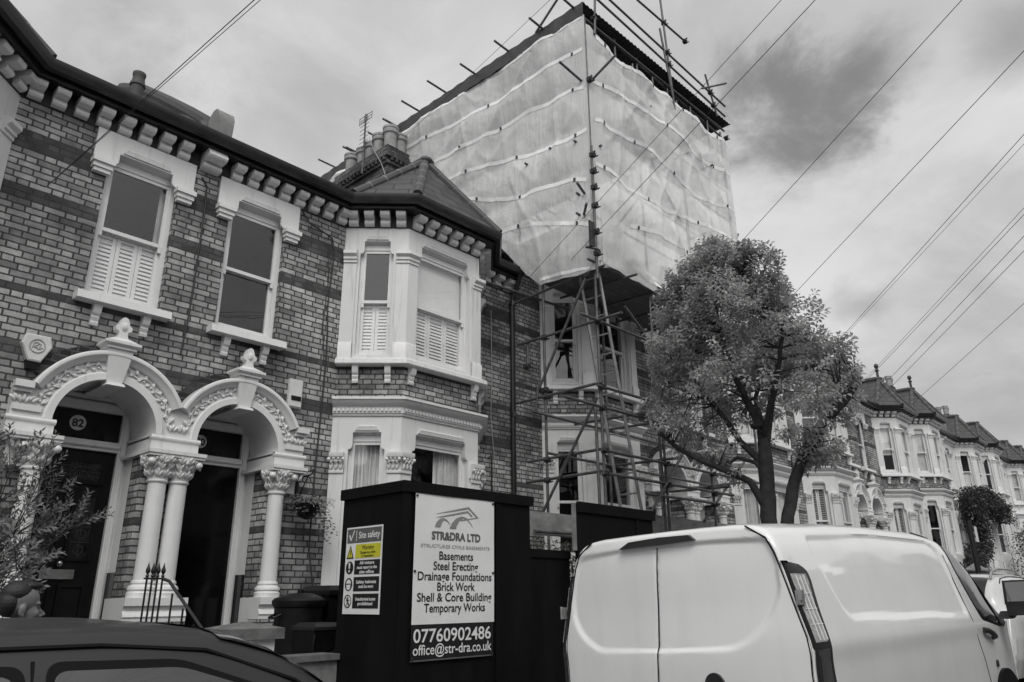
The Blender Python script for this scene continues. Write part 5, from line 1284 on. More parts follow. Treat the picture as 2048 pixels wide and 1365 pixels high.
for k, lines in enumerate((('All visitors', 'must report to the', 'site office'), ('Safety helmets', 'must be worn'), ('Unauthorised access', 'prohibited'))):
    zc = .022-.148*k; sp('instruction_panel', M_INK, -.125, .26, zc-.062, zc+.065)
    n = len(lines)
    for i, s in enumerate(lines): text_obj('lettering', s, .040, M_SIGNW, st, (.068, -.0085, zc-.013+.020*(n-1)-.040*i), 'CENTER', .001, width=.30 if len(s) > 13 else .22)
    m = MB(); m.pts_tube([(-.20, -.006, zc), (-.20, -.0072, zc)], .058, 28); m.build('symbol_disc', M_INK if k < 2 else M_SIGNW, st)
    m = MB()
    if k == 0:
        m.plate([(-.215, zc+.045), (-.19, zc+.045), (-.193, zc-.008), (-.212, zc-.008)], [], -.0085, -.0073); m.pts_tube([(-.202, -.0073, zc-.03), (-.202, -.0085, zc-.03)], .011, 12)
    elif k == 1:
        m.plate(arc(-.20, zc+.008, .036, 0, 180, 12), [], -.0085, -.0073); m.plate([(-.232, zc-.002), (-.168, zc-.002), (-.174, zc-.04), (-.20, zc-.05), (-.226, zc-.04)], [], -.0085, -.0073)
    else:
        m.arc_sweep(-.20, zc, [(.048, -.0085), (.048, -.0073), (.058, -.0073), (.058, -.0085)], 0, 2*pi, 28); m.pts_tube([(-.20, -.0073, zc+.028), (-.20, -.0085, zc+.028)], .010, 10)
        for q in ([(-.206, zc+.018), (-.19, zc+.018), (-.195, zc-.010), (-.208, zc-.010)], [(-.206, zc-.010), (-.197, zc-.010), (-.215, zc-.042), (-.224, zc-.040)], [(-.205, zc-.008), (-.195, zc-.010), (-.178, zc-.040), (-.187, zc-.042)], [(-.205, zc+.016), (-.203, zc+.008), (-.225, zc-.004), (-.228, zc+.003)], [(-.192, zc+.016), (-.193, zc+.007), (-.172, zc-.002), (-.170, zc+.006)], [(-.238, zc+.034), (-.232, zc+.040), (-.162, zc-.034), (-.168, zc-.040)]): m.plate(q, [], -.0085, -.0073)
    m.build('symbol', M_SIGNW if k < 2 else M_INK, st, smooth=False)

# ------------------------------------------------------------------ front garden walls, pier, bins, railings
PX, PY = 3.40, 6.27; pg = gz(PX)
t = empty('gate_pier', (PX, PY, pg)); tag(t, 'white rendered gate pier under a dark pyramidal coping in front of the black door', 'pier')
m = MB(); m.box(-.19, .19, -.19, .19, 0, 1.29-pg); m.build('shaft', M_WALLW, t, smooth=False)
m = MB(); m.box(-.245, .245, -.245, .245, 1.29-pg, 1.375-pg); m.taper(-.245, .245, -.245, .245, 1.375-pg, -.02, .02, -.02, .02, 1.425-pg); m.build('coping', M_STONE, t, smooth=False)
t = empty('garden_wall', (4.0, 6.33, pg)); tag(t, 'low rendered garden wall with flat coping in front of the bins', 'garden wall')
m = MB(); m.box(-.385, .34, -.10, .10, 0, 1.08-pg); m.build('wall', M_RENDER, t, smooth=False); m = MB(); m.box(-.395, .33, -.14, .14, 1.08-pg, 1.13-pg); m.build('coping', M_STONE, t, smooth=False)
t = empty('garden_wall', (1.6, 6.33, gz(1.6))); tag(t, 'low brick garden wall in front of number 82, mostly behind the dark car', 'garden wall')
m = MB(); m.box(-3, .75, -.11, .11, 0, .85); m.build('wall', M_BRICK, t, smooth=False); m = MB(); m.box(-3.02, .77, -.15, .15, .85, .91); m.build('coping', M_STONE, t, smooth=False)

def dustbin(x, y, z, s, label):
    t = empty('dustbin', (x, y, z)); tag(t, label, 'bin')
    m = MB(); m.lathe([(.20*s, 0), (.25*s, .86), (.265*s, .87), (.265*s, .90), (.245*s, .90)], (0, 0, 0), 24); m.build('body', M_BLACKP, t)
    m = MB(); m.lathe([(.275*s, .885), (.28*s, .93), (.255*s, .955), (.12*s, 1.0), (.03, 1.005), (.03, 1.035), (.0, 1.04)], (0, 0, 0), 24)
    m.build('lid', M_BLACKP, t)
    for sg in (-1, 1): m = MB(); m.pts_tube([(sg*.24*s, -.06, .80), (sg*.31*s, -.05, .77), (sg*.31*s, .05, .77), (sg*.24*s, .06, .80)], .012, 6); m.build('handle', M_BLACKP, t)
dustbin(4.50, 7.2, .66, 1.0, 'tall round black dustbin with a lidded top by the porch column')
def caddy(x, y, z):
    t = empty('food_caddy', (x, y, z)); tag(t, 'small dark lidded food caddy with a raised handle in front of the dustbin', 'bin')
    m = MB(); m.taper(-.13, .13, -.15, .15, 0, -.165, .165, -.19, .19, .40); m.build('body', M_BLACKP, t, smooth=False)
    m = MB(); m.box(-.175, .175, -.20, .20, .40, .43); m.taper(-.17, .17, -.195, .195, .43, -.13, .13, -.15, .15, .465); m.build('lid', M_TRIMB, t, smooth=False)
    m = MB(); m.pts_tube([(-.17, -.2, .36), (-.19, -.215, .22), (-.10, -.225, .16), (.08, -.225, .22), (.17, -.2, .36)], .009, 6); m.build('handle', M_BLACKP, t)
caddy(4.45, 6.75, .92)
b = empty('bin_shelf', (4.45, 6.75, .6)); tag(b, 'rough stone ledge the small caddy stands on', 'ledge'); m = MB(); m.box(-.35, .3, -.25, .2, -.3, .32); m.build('block', M_STONE, b, smooth=False)
t = empty('wheelie_bin', (4.98, 7.30, .66)); tag(t, 'tall square black wheelie bin half behind the hoarding edge', 'bin')
m = MB(); m.taper(-.20, .20, -.22, .22, .08, -.25, .25, -.28, .28, .98); m.build('body', M_BLACKP, t, smooth=False); m = MB(); m.box(-.265, .265, -.30, .31, .98, 1.03); m.taper(-.26, .26, -.29, .30, 1.03, -.2, .2, -.22, .22, 1.08); m.build('lid', M_BLACKP, t, smooth=False)
for x_ in (-.24, .18): m = MB(); m.tube((x_, .24, .10), (x_+.06, .24, .10), .10, n=14); m.build('wheel', M_RUB, t)

t = empty('iron_railing', (3.04, 7.3, .75)); tag(t, 'black iron railing with spear tips and a sloping handrail before the porch columns', 'railing')
for k in range(4):
    x = -.085+.047*k; m = MB(); m.tube((x, 0, 0), (x, 0, 1.09), .0095, n=8); m.lathe([(.008, 1.05), (.018, 1.065), (.008, 1.08), (.020, 1.10), (.022, 1.115), (.010, 1.15), (.0, 1.19)], (x, 0, 0), 8); m.build('bar', M_IRON, t)
m = MB(); m.box(-.11, .085, -.012, .012, 1.035, 1.05); m.box(-.11, .085, -.012, .012, .12, .135); m.build('rail', M_IRON, t, smooth=False)
m = MB(); m.pts_tube([(.065, 0, 1.04), (.10, -.05, 1.02), (.22, -.55, .62), (.27, -.8, .40)], .015, 8); m.build('handrail', M_IRON, t)
for k in range(4):
    f_ = (k+.7)/4.5; m = MB(); p = Vector((.08, -.02, 1.0)).lerp(Vector((.26, -.76, .42)), f_); m.tube((p.x, p.y, -.1), p, .009, n=6); m.build('baluster', M_IRON, t)

# low hedge behind the hoarding gap
def leaf_cloud(pts, rnd, L, Wd, V, F, droop=0):
    for p in pts:
        d = Vector((rnd.gauss(0, 1), rnd.gauss(0, 1), rnd.gauss(0, .8)-droop)); d = d.normalized() if d.length > 1e-3 else Vector((1, 0, 0))
        n = Vector((rnd.gauss(0, .6), rnd.gauss(0, .6), 1)).normalized(); s = d.cross(n)
        if s.length < 1e-3: continue
        s = s.normalized()*Wd*rnd.uniform(.7, 1.2); l = L*rnd.uniform(.65, 1.25); k = len(V); n2 = s.cross(d).normalized()*.12*l
        V.extend([p, p+d*l*.5+s+n2, p+d*l, p+d*l*.5-s+n2]); F.append((k, k+1, k+2)); F.append((k, k+2, k+3))
def raw(name, V, F, mat, parent=None, smooth=False):
    me = bpy.data.meshes.new(name); me.from_pydata([tuple(v) for v in V], [], F); me.materials.append(mat)
    o = bpy.data.objects.new(name, me); COL.objects.link(o); o.parent = parent
    if smooth: me.shade_smooth()
    return o
rnd = random.Random(21); V = []; F = []
leaf_cloud([Vector((rnd.uniform(-1.3, .9), rnd.uniform(-.3, .3), rnd.uniform(.1, 1.22)+.10*sin(i*.7))) for i in range(5200)], rnd, .06, .016, V, F)
t = empty('hedge', (8.2, 6.75, 1.05)); tag(t, 'clipped leafy hedge seen through the gap between the black panels', 'hedge'); raw('foliage', V, F, M_LEAFY, t)
m = MB()
for k in range(8): m.tube((-1.1+k*.27, 0, -.6), (-1.0+k*.27, .05, 1.0), .015, .006, 6)
m.build('stems', M_TWIG, t)
# block of ground the hedge grows in
m = MB(); m.box(6.8, 9.3, 6.4, 7.1, 0, 1.12); o = m.build('raised_bed', M_BRICK, None, smooth=False); tag(o, 'raised brick planting bed under the clipped hedge', 'planter')

# ------------------------------------------------------------------ shrub by the gate of 82
def shrub():
    rnd = random.Random(4); t = empty("garden_shrub", (0.95, 6.95, .68)); tag(t, 'loose evergreen shrub with narrow leaves in the front garden of number 82', 'shrub')
    V = []; F = []; m = MB()
    def sprig(p, d, n, L):
        for k in range(n):
            a = k*2.4; o = Vector((cos(a), sin(a), .55)); s = d.orthogonal().normalized(); s2 = d.cross(s)
            ld = (s*cos(a)+s2*sin(a)+d*.75).normalized(); q = p+d*(k/n*.16); w = ld.cross(d).normalized()*L*.17; kk = len(V)
            V.extend([q, q+ld*L*.55+w, q+ld*L, q+ld*L*.55-w]); F.append((kk, kk+1, kk+2)); F.append((kk, kk+2, kk+3))
    for b in range(30):
        a = rnd.uniform(-.5, 2*pi); el = rnd.uniform(.85, 1.45); d = Vector((cos(a)*cos(el), sin(a)*cos(el)*.8, sin(el))); p = Vector((rnd.uniform(-.15, .15), rnd.uniform(-.1, .1), .1)); pts = [p.copy()]
        n = rnd.randint(6, 9)
        for k in range(n):
            d = (d+Vector((rnd.gauss(0, .18), rnd.gauss(0, .18), rnd.gauss(.03, .12)))).normalized(); p = p+d*.215; pts.append(p.copy())
            if k > 2:
                for j in range(7):
                    sd = (d+Vector((rnd.gauss(0, .75), rnd.gauss(0, .75), rnd.gauss(.25, .5)))).normalized(); L = rnd.uniform(.10, .26); e = p+sd*L
                    m.tube(p, e, .0035, .002, 4); sprig(e-sd*.03, sd, rnd.randint(14, 20), rnd.uniform(.040, .062))
        m.pts_tube(pts, [.013-.010*i/n for i in range(n+1)], 5)
    m.build('branches', M_TWIG, t); raw('foliage', V, F, M_LEAFD, t)
shrub()
# ------------------------------------------------------------------ street tree
def street_tree():
    rnd = random.Random(9); B = Vector((10.3, 4.65, 0)); n_ = Vector((10.3, 4.65, 0)).normalized(); R_ = Vector((n_.y, -n_.x, 0)); bz = gz(10.3)+.06
    t = empty('street_tree', (B.x, B.y, bz)); tag(t, 'bushy young street tree with forked trunk on the pavement before the scaffold', 'tree')
    O = Vector((B.x, B.y, bz)); loc = lambda a, dpt, z: R_*a+n_*dpt+Vector((0, 0, z-bz))
    limbs = [([(0.03, 0, bz-.1), (.0, 0, 1.2), (.0, 0, 2.2), (-.01, 0, 2.64), (.03, 0, 3.16), (.05, .02, 3.59), (.05, .05, 3.96)], [.19, .14, .122, .112, .105, .095, .08]),
      ([(-.04, 0, 2.80), (-.2, -.1, 3.14), (-.54, -.25, 3.3), (-.88, -.3, 3.47), (-1.15, -.3, 3.64), (-1.43, -.25, 3.92), (-1.56, -.2, 4.24)], [.09, .075, .065, .058, .05, .035, .015]),
      ([(.02, .03, 3.38), (-.28, .15, 3.76), (-.52, .2, 4.23), (-.84, .25, 4.73), (-1.13, .3, 5.0), (-1.25, .3, 5.4)], [.085, .07, .06, .045, .03, .012]),
      ([(.05, -.02, 3.86), (-.2, -.15, 4.51), (-.36, -.3, 5.16), (-.42, -.35, 5.81), (-.40, -.35, 6.4)], [.09, .075, .055, .035, .012]),
      ([(.08, .05, 3.7), (.25, .2, 4.47), (.26, .25, 5.25), (.2, .2, 6.0), (.15, .2, 6.6)], [.09, .075, .055, .035, .012]),
      ([(.04, .02, 1.5), (.14, .03, 2.2), (.25, .05, 2.66), (.40, .1, 3.14), (.59, .1, 3.56), (.83, .12, 3.9), (1.21, .1, 4.23), (1.41, .1, 4.51)], [.11, .108, .102, .095, .082, .075, .066, .062]),
      ([(.52, .1, 3.42), (.80, -.15, 3.70), (1.14, -.2, 4.24), (1.2, -.2, 4.8)], [.06, .05, .035, .012]),
      ([(.06, -.05, 3.8), (.3, -.55, 4.4), (.45, -.85, 5.0), (.4, -.95, 5.6)], [.07, .055, .04, .012]), ([(.06, .1, 3.9), (0, .6, 4.5), (.2, .95, 5.1), (.2, 1.0, 5.7)], [.07, .055, .04, .012]),
      ([(.08, 0, 3.16), (-.10, .03, 3.42), (-.35, .1, 3.52), (-.62, .15, 3.36)], [.05, .045, .04, .03])]
    m = MB(); nodes = []
    for pts, rad in limbs:
        P = [loc(*p) for p in pts]; PP = []; RR = []
        for i in range(len(P)-1):
            for k in range(4):
                f = k/4; q = P[i].lerp(P[i+1], f)+Vector((noise.noise(P[i]*3+Vector((k, 0, 0))), noise.noise(P[i]*3+Vector((0, k, 3))), 0))*.018*(i > 0); PP.append(q); RR.append((rad[i]*(1-f)+rad[i+1]*f)*(1.0 if pts is limbs[0][0] else .85 if pts is limbs[5][0] else .66)*(1+.07*noise.noise(q*7)))
        PP.append(P[-1]); RR.append(rad[-1]*.85); m.pts_tube(PP, RR, 12); nodes += list(zip(PP, RR))
    m.ell(loc(-.02, -.06, 3.93), (.10, .10, .05)); m.ell(loc(1.43, .1, 4.55), (.075, .075, .03))
    m.build('trunk', M_BARK, t, angle=60)
    prof = [(2.95, .05, .45), (3.2, -.5, .85), (3.6, -1.05, 1.05), (3.8, -1.5, 1.15), (4.2, -1.62, 1.45), (4.6, -1.52, 1.62), (5.0, -1.47, 1.32), (5.3, -1.47, 1.20), (5.6, -1.46, 1.0), (5.85, -1.42, .88), (6.1, -1.22, .86), (6.4, -1.05, .70), (6.65, -.80, .45), (6.84, -.40, .18)]
    def ext(z):
        for (z0, a0, b0), (z1, a1, b1) in zip(prof, prof[1:]):
            if z <= z1: f = max(0, (z-z0)/(z1-z0)); return a0+(a1-a0)*f, b0+(b1-b0)*f
        return -.1, .1
    cl = []; tries = 0
    while len(cl) < 1650 and tries < 60000:
        tries += 1; z = rnd.uniform(2.95, 6.84); a0, b0 = ext(z); c = (a0+b0)/2; hw = (b0-a0)/2; u = rnd.uniform(-1.08, 1.08); w = rnd.uniform(-1, 1)
        rr = u*u+w*w
        if rr > 1.0+.16*noise.noise(Vector((u*2.5, w*2.5, z*1.9))): continue
        if z < 4.3 and rnd.random() < (.72+.15*(4.3-z) if abs(u) < .5 else .34): continue
        if z < 3.65 and abs(c+u*hw-.1) < .42: continue
        if rr < .35 and rnd.random() < .70: continue                       # leaves sit towards the outside
        p = loc(c+u*hw, w*min(hw, 1.35), z)
        if noise.noise(p*2.1+Vector((3, 1, 2))) < .0 + (.06 if z < 4.3 else 0)+(.12 if rr > .6 else 0): continue
        cl.append(p)
    V = []; F = []; tw = MB()
    big = [(p, r) for p, r in nodes if r > .02]
    for k, p in enumerate(cl):
        cen = loc(0, 0, 4.9); outd = (p-cen); outd = outd.normalized() if outd.length > .05 else Vector((0, 0, 1))
        if k % 2 == 0:
            q, r = min(big, key=lambda e: (e[0]-p).length+(0 if e[0].z < p.z+.1 else .6)); mid = q.lerp(p, .5)+Vector((rnd.gauss(0, .05), rnd.gauss(0, .05), .06))
            tw.pts_tube([q, mid, p], [min(r*.45, .012), .007, .003], 5, cap=False)
        ax = (outd*.7+Vector((rnd.gauss(0, .4), rnd.gauss(0, .4), rnd.gauss(.45, .35)))).normalized(); s = ax.orthogonal().normalized(); s2 = ax.cross(s)
        n = rnd.randint(16, 24); ln = rnd.uniform(.09, .19)
        for j in range(n):
            an = j*2.4+rnd.uniform(-.3, .3); f = j/n; base = p+ax*(f-.4)*ln*1.6
            d = (s*cos(an)+s2*sin(an)+ax*(.2+.7*f)+Vector((0, 0, -.35))).normalized(); L = rnd.uniform(.055, .094); wv = d.cross(Vector((rnd.gauss(0, .4), rnd.gauss(0, .4), 1))); 
            if wv.length < .05: continue
            wv = wv.normalized()*L*.27; up_ = wv.cross(d).normalized()*L*.10; kk = len(V); b0 = base+d*.02
            V.extend([b0, b0+d*L*.45+wv+up_, b0+d*L-Vector((0, 0, L*.12)), b0+d*L*.45-wv+up_]); F.append((kk, kk+1, kk+2)); F.append((kk, kk+2, kk+3))
    tw.build('branches', M_BARK, t, angle=60); raw('crown', V, F, M_LEAF, t)
street_tree()

# ------------------------------------------------------------------ planting and street furniture farther along
rnd = random.Random(31); V = []; F = []; pts = []
path = [Vector((34.6, 0, 2.1)), Vector((36.6, 0, 3.0)), Vector((37.6, 0, 3.9)), Vector((37.5, 0, 4.6)), Vector((37.2, 0, 5.3)), Vector((38.6, 0, 5.75)), Vector((41.0, 0, 5.55)), Vector((43.2, 0, 5.2))]
for i in range(len(path)-1):
    L = (path[i+1]-path[i]).length
    for k in range(int(L*1500)):
        p = path[i].lerp(path[i+1], rnd.random()); r = rnd.random()**.5; a = rnd.uniform(0, 6.28); q = p+Vector((r*.62*cos(a), rnd.uniform(-.45, .45), r*.48*sin(a)))
        if noise.noise(q*1.4) > -.22: pts.append(q-Vector((38, 0, 2)))
leaf_cloud(pts, rnd, .13, .035, V, F, .5)
t = empty('wisteria', (38, 7.75, 2)); tag(t, 'dark wisteria climbing and spreading over the white house fronts', 'climbing plant'); raw('foliage', V, F, M_LEAFW, t)
m = MB(); m.pts_tube([p-Vector((38, 0, 2)) for p in [Vector((35.0, 0, .9))]+path], [.09, .08, .07, .06, .05, .05, .04, .03, .02], 8); m.build('stem', M_TWIG, t)
V = []; F = []; leaf_cloud([Vector((rnd.gauss(0, .35), rnd.gauss(0, .35), rnd.uniform(0, 2.5))) for i in range(1700)], rnd, .10, .03, V, F)
t = empty('conifer_bush', (45.0, 7.4, 2.0)); tag(t, 'narrow dark evergreen bush at the right edge of the view', 'bush'); raw('foliage', V, F, M_LEAFW, t)
m = MB(); m.tube((0, 0, -.3), (0, 0, 2.2), .06, .02); m.build('stem', M_TWIG, t)
PG = gz(29.1)
t = empty('gate_pier', (29.1, 6.3, PG)); tag(t, 'distant brick gate pier under a pale pyramid cap beyond the van', 'pier')
m = MB(); m.box(-.24, .24, -.24, .24, 0, 2.30-PG); m.build('shaft', M_BRICK, t, smooth=False)
m = MB(); m.box(-.32, .32, -.32, .32, 2.30-PG, 2.345-PG); m.taper(-.32, .32, -.32, .32, 2.345-PG, -.02, .02, -.02, .02, 2.56-PG); m.build('cap', M_RENDER, t, smooth=False)
t = empty('iron_fence', (26.2, 6.3, gz(26))); tag(t, 'distant low black iron fence between the signpost and the pyramid capped pier', 'fence')
m = MB(); m.box(-2.4, 2.5, -.1, .1, 0, .45); m.build('dwarf_wall', M_BRICK, t, smooth=False)
for k in range(24): m = MB(); m.tube((-2.3+k*.2, 0, .45), (-2.3+k*.2, 0, 1.18), .012, n=6); m.lathe([(.02, 0), (.022, .03), (.0, .09)], (-2.3+k*.2, 0, 1.16), 6); m.build('bar', M_IRON, t)
m = MB(); m.box(-2.4, 2.5, -.012, .012, 1.05, 1.075); m.box(-2.4, 2.5, -.012, .012, .52, .54); m.build('rail', M_IRON, t, smooth=False)
t = empty('signpost', (28.0, 6.0, gz(28))); tag(t, 'black signpost with a small pale plate near its top beyond the van roof', 'signpost')
m = MB(); m.tube((0, 0, 0), (0, 0, 3.83-gz(28)), .085, n=14); m.build('post', M_IRON, t); m = MB(); m.box(.10, .38, -.11, -.095, 2.0, 2.48); m.build('sign_plate', M_PLASW, t, smooth=False)
# ------------------------------------------------------------------ vehicles
def lerp_tab(tab, t):
    if t <= tab[0][0]: return tab[0][1]
    for (a, va), (b, vb) in zip(tab, tab[1:]):
        if t <= b: return va+(vb-va)*(t-a)/(b-a)
    return tab[-1][1]
def smooth_tab(tab, t):
    h = .06; return (lerp_tab(tab, t-h)+2*lerp_tab(tab, t)+lerp_tab(tab, t+h))/4
def sdf_poly(p, poly):
    """signed distance to a polygon, negative inside"""
    d = 1e9; s = False; n = len(poly); x, y = p
    for i in range(n):
        ax, ay = poly[i]; bx, by = poly[(i+1) % n]; ex, ey = bx-ax, by-ay; wx, wy = x-ax, y-ay
        t = max(0, min(1, (wx*ex+wy*ey)/(ex*ex+ey*ey))); dx, dy = wx-ex*t, wy-ey*t; d = min(d, dx*dx+dy*dy)
        if (ay > y) != (by > y) and x < (bx-ax)*(y-ay)/(by-ay)+ax: s = not s
    d = sqrt(d); return -d if s else d
def sstep(a, b, x): x = max(0, min(1, (x-a)/(b-a))); return x*x*(3-2*x)
def round_poly(poly, r, k=5):
    out = []; n = len(poly)
    for i in range(n):
        a, b, c = Vector(poly[i-1]), Vector(poly[i]), Vector(poly[(i+1) % n]); q = min(r, (a-b).length*.45, (c-b).length*.45)
        p0 = b+(a-b).normalized()*q; p1 = b+(c-b).normalized()*q
        for j in range(k+1): f = j/k; out.append(tuple(p0*(1-f)**2+b*2*f*(1-f)+p1*f*f))
    return out

def build_van():
    t = empty('parked_van', (4.798, 2.914, .132)); t.rotation_euler = Matrix.Rotation(-.0413, 3, 'Z').to_4x4().to_3x3().__matmul__(Matrix.Rotation(-.0094, 3, 'Y')).__matmul__(Matrix.Rotation(-.0316, 3, 'X')).to_euler()
    tag(t, 'large white panel van parked in the foreground with its rear doors towards the camera', 'van')
    HW = [(.35, .95), (.6, .975), (.9, .992), (1.05, .996), (1.11, 1.006), (1.15, 1.008), (1.2, .998), (1.37, .955), (1.59, .905), (1.75, .86), (1.84, .815), (1.885, .765), (1.912, .69), (1.925, .58), (1.93, .3), (1.932, 0)]
    ZR = [(0, 1.905), (.15, 1.925), (1.0, 1.965), (1.7, 1.985), (2.9, 1.985), (3.35, 1.955), (3.65, 1.885), (3.95, 1.74), (4.25, 1.50), (4.5, 1.28), (4.72, 1.14), (4.88, .95), (4.95, .72), (4.975, .55)]
    PL = [(0, 1), (3.2, 1), (4.0, .985), (4.5, .94), (4.8, .86), (4.93, .76), (4.975, .66)]
    BELT = 1.15
    def zmap(x, z):
        zr = smooth_tab(ZR, x)
        if zr > BELT+.05: return z if z < BELT else BELT+(z-BELT)*(zr-BELT)/(1.932-BELT)
        k = zr/1.932; zb = BELT; top = zr
        return .35+(z-.35)*(top-.35)/(1.932-.35)
    def zinv(x, z):
        zr = smooth_tab(ZR, x)
        if zr > BELT+.05: return z if z < BELT else BELT+(z-BELT)*(1.932-BELT)/(zr-BELT)
        return .35+(z-.35)*(1.932-.35)/(zr-.35)
    SIDE = round_poly([(.45, 1.825), (1.7, 1.885), (3.0, 1.875), (3.16, 1.81), (3.16, 1.225), (2.2, 1.255), (.62, 1.285), (.50, 1.55)], .10)
    def yside(x, z, off=0):
        y = hwz(zinv(x, z))*smooth_tab(PL, x)
        return -(y+off)
    def side_dent(x, z):
        d = sdf_poly((x, z), SIDE); e = (1-sstep(-.020, .004, d))*.020
        f = sstep(.40, 1.1, x) if z < 1.6 else sstep(.3, .5, x); return e*(.35+.65*f)
    # base section, both halves, denser sampling
    zs = []; 
    for i in range(len(HW)-1):
        (z0, y0), (z1, y1) = HW[i], HW[i+1]; n = max(2, int(sqrt((z1-z0)**2+(y1-y0)**2)/.022))
        zs += [(z0+(z1-z0)*k/n, y0+(y1-y0)*k/n) for k in range(n)]
    zs.append(HW[-1]); half = zs
    # smooth the half section
    for _ in range(2): half = [half[0]]+[((half[i-1][0]+2*half[i][0]+half[i+1][0])/4, (half[i-1][1]+2*half[i][1]+half[i+1][1])/4) for i in range(1, len(half)-1)]+[half[-1]]
    hwz = lambda z: lerp_tab(half, z)
    sec = [(-y, z) for z, y in half]+[(y, z) for z, y in reversed(half[:-1])]; m_ = len(sec)
    xs = [0, .006, .018, .036, .06]+[.06+.024*i for i in range(1, 140)]+[3.42+.03*i for i in range(1, 52)]+[4.962, 4.975]
    vs = []; fs = []
    for x in xs:
        rd = {0: .030, .006: .016, .018: .007, .036: .002}.get(x, 0)
        for y, z in sec:
            zz = zmap(x, z); yy = y*smooth_tab(PL, x)
            if abs(y) > .6 and z < 1.9: yy -= math.copysign(side_dent(x, zz), y)
            sc = 1-rd/max(.5, abs(y)) if abs(y) > .3 else 1
            vs.append((x, yy*sc, zz-(rd if z > 1.8 else 0)))
    n = len(xs)
    for i in range(n-1):
        for j in range(m_-1): a = i*m_+j; fs.append((a, a+1, a+m_+1, a+m_))
    fs.append(tuple(range((n-1)*m_, n*m_)))
    fs.append(None); fs.pop()
    b = MB(); b.add(vs, fs)
    for i in range(n-1): b.f.append((i*m_, (i+1)*m_, (i+1)*m_+m_-1, i*m_+m_-1))       # floor
    body = b.build('body', M_VAN, t, angle=50)
    # rear face: two doors and their surround, with a pressed recess
    REC = round_poly([(.80, 1.79), (.37, 1.815), (0, 1.822), (-.40, 1.818), (-.815, 1.80), (-.842, 1.70), (-.845, 1.46), (-.75, 1.29), (-.61, 1.18), (-.48, 1.125), (0, 1.108), (.62, 1.105), (.79, 1.20), (.885, 1.33), (.885, 1.50)], .07)
    def rearx(y, z):
        h_ = max(.05, hwz(min(z, 1.80))); q = min(1, abs(y)/h_); top = max(0, min(1, (z-1.2)/.70)); low = max(0, min(1, (1.2-z)/.85))
        return -.05*(1-q**3)*(1-top**5)*(1-low**6)-.018*(1-q**3)*sstep(1.45, 1.0, z)*(1-low**6)+(1-sstep(-.030, .006, sdf_poly((y, z), REC)))*.021
    ring = [(v[1], v[2]) for v in vs[:m_]]; yb_, zb_ = ring[-1]; ring = ring+[(yb_-2*yb_*k/40, zb_) for k in range(1, 41)]; mr_ = len(ring); NR = 72; c0 = (0, 1.13); rows = []
    split = lambda z: .05+(1.81-z)*.06 if z < 1.81 else .05
    for k in range(NR+1):
        s = 1-k/NR
        row = []
        for y, z in ring:
            yy, zz = c0[0]+(y-c0[0])*s, c0[1]+(z-c0[1])*s
            x = rearx(yy, zz)
            e = abs(yy-split(zz)); x += .008*(1-sstep(.0, .012, e))
            row.append((x, yy, zz))
        rows.append(row)
    parts = {'l': ([], []), 'r': ([], []), 's': ([], [])}
    for k in range(NR):
        for j in range(mr_-1):
            q = [rows[k][j], rows[k][j+1], rows[k+1][j+1], rows[k+1][j]]; cy = sum(p[1] for p in q)/4; cz = sum(p[2] for p in q)/4
            key = 's' if (k < 3 or cz > 1.872) else ('l' if cy > split(cz) else 'r'); V_, F_ = parts[key]; a = len(V_); V_ += q; F_.append((a, a+1, a+2, a+3))
    for key, nm in (('l', 'rear_door'), ('r', 'rear_door'), ('s', 'rear_surround')):
        bm = bmesh.new(); vv = [bm.verts.new(p) for p in parts[key][0]]
        for f_ in parts[key][1]: bm.faces.new([vv[i] for i in f_])
        bmesh.ops.remove_doubles(bm, verts=bm.verts, dist=1e-5); bmesh.ops.recalc_face_normals(bm, faces=bm.faces)
        me = bpy.data.meshes.new(nm); bm.to_mesh(me); bm.free(); me.shade_smooth(); me.materials.append(M_VAN); uv_box(me); o = bpy.data.objects.new(nm, me); COL.objects.link(o); o.parent = t
    def ribbon(name, mat, pts, w, par=t):
        """thin line laid on the body: pts are 3-D, w half width"""
        b = MB(); b.pts_tube(pts, w, 6); return b.build(name, mat, par)
    ribbon('door_gap', M_RUB, [(rearx(split(z), z)+.002, split(z), z) for z in [1.80-.05*i for i in range(27)]], .0045)
    for sg in (1, -1):
        pts = [(-.004, sg*(abs(yside(.0, z))-.037), z) for z in [1.885, 1.80, 1.70, 1.62, 1.5, 1.4, 1.3, 1.2, 1.1, 1.0, .9, .7, .5]]; ribbon('door_seal', M_RUB, pts, .006)
    # high level lamp spoiler
    b = MB(); yb = [.36, .28, .05, -.24, -.28]; b.add([(-.052, .362, 1.812), (-.052, .268, 1.857), (-.052, 0, 1.868), (-.052, -.24, 1.864), (-.052, -.283, 1.83), (-.056, 0, 1.818)]+[(.02, .362, 1.812), (.02, .268, 1.857), (.02, 0, 1.868), (.02, -.24, 1.864), (.02, -.283, 1.83), (.02, 0, 1.818)],
        [(0, 5, 2, 1), (5, 4, 3, 2), (0, 1, 7, 6), (1, 2, 8, 7), (2, 3, 9, 8), (3, 4, 10, 9), (4, 5, 11, 10), (5, 0, 6, 11), (6, 7, 8, 11), (11, 8, 9, 10)])
    b.build('brake_lamp', M_TRIMB, t, smooth=False)
    for y0, z0 in ((.985, 1.385), (-.945, 1.43)):
        b = MB(); sg = 1 if y0 > 0 else -1; b.box(-.014, .02, y0-.03, y0+.012, z0-.045, z0+.04); b.box(-.024, -.014, y0-.034, y0-.008, z0-.02, z0+.025); b.tube((-.012, y0+sg*.012, z0-.045), (-.012, y0+sg*.012, z0+.045), .011, n=10)
        b.build('hinge', M_ALU, t, smooth=False)
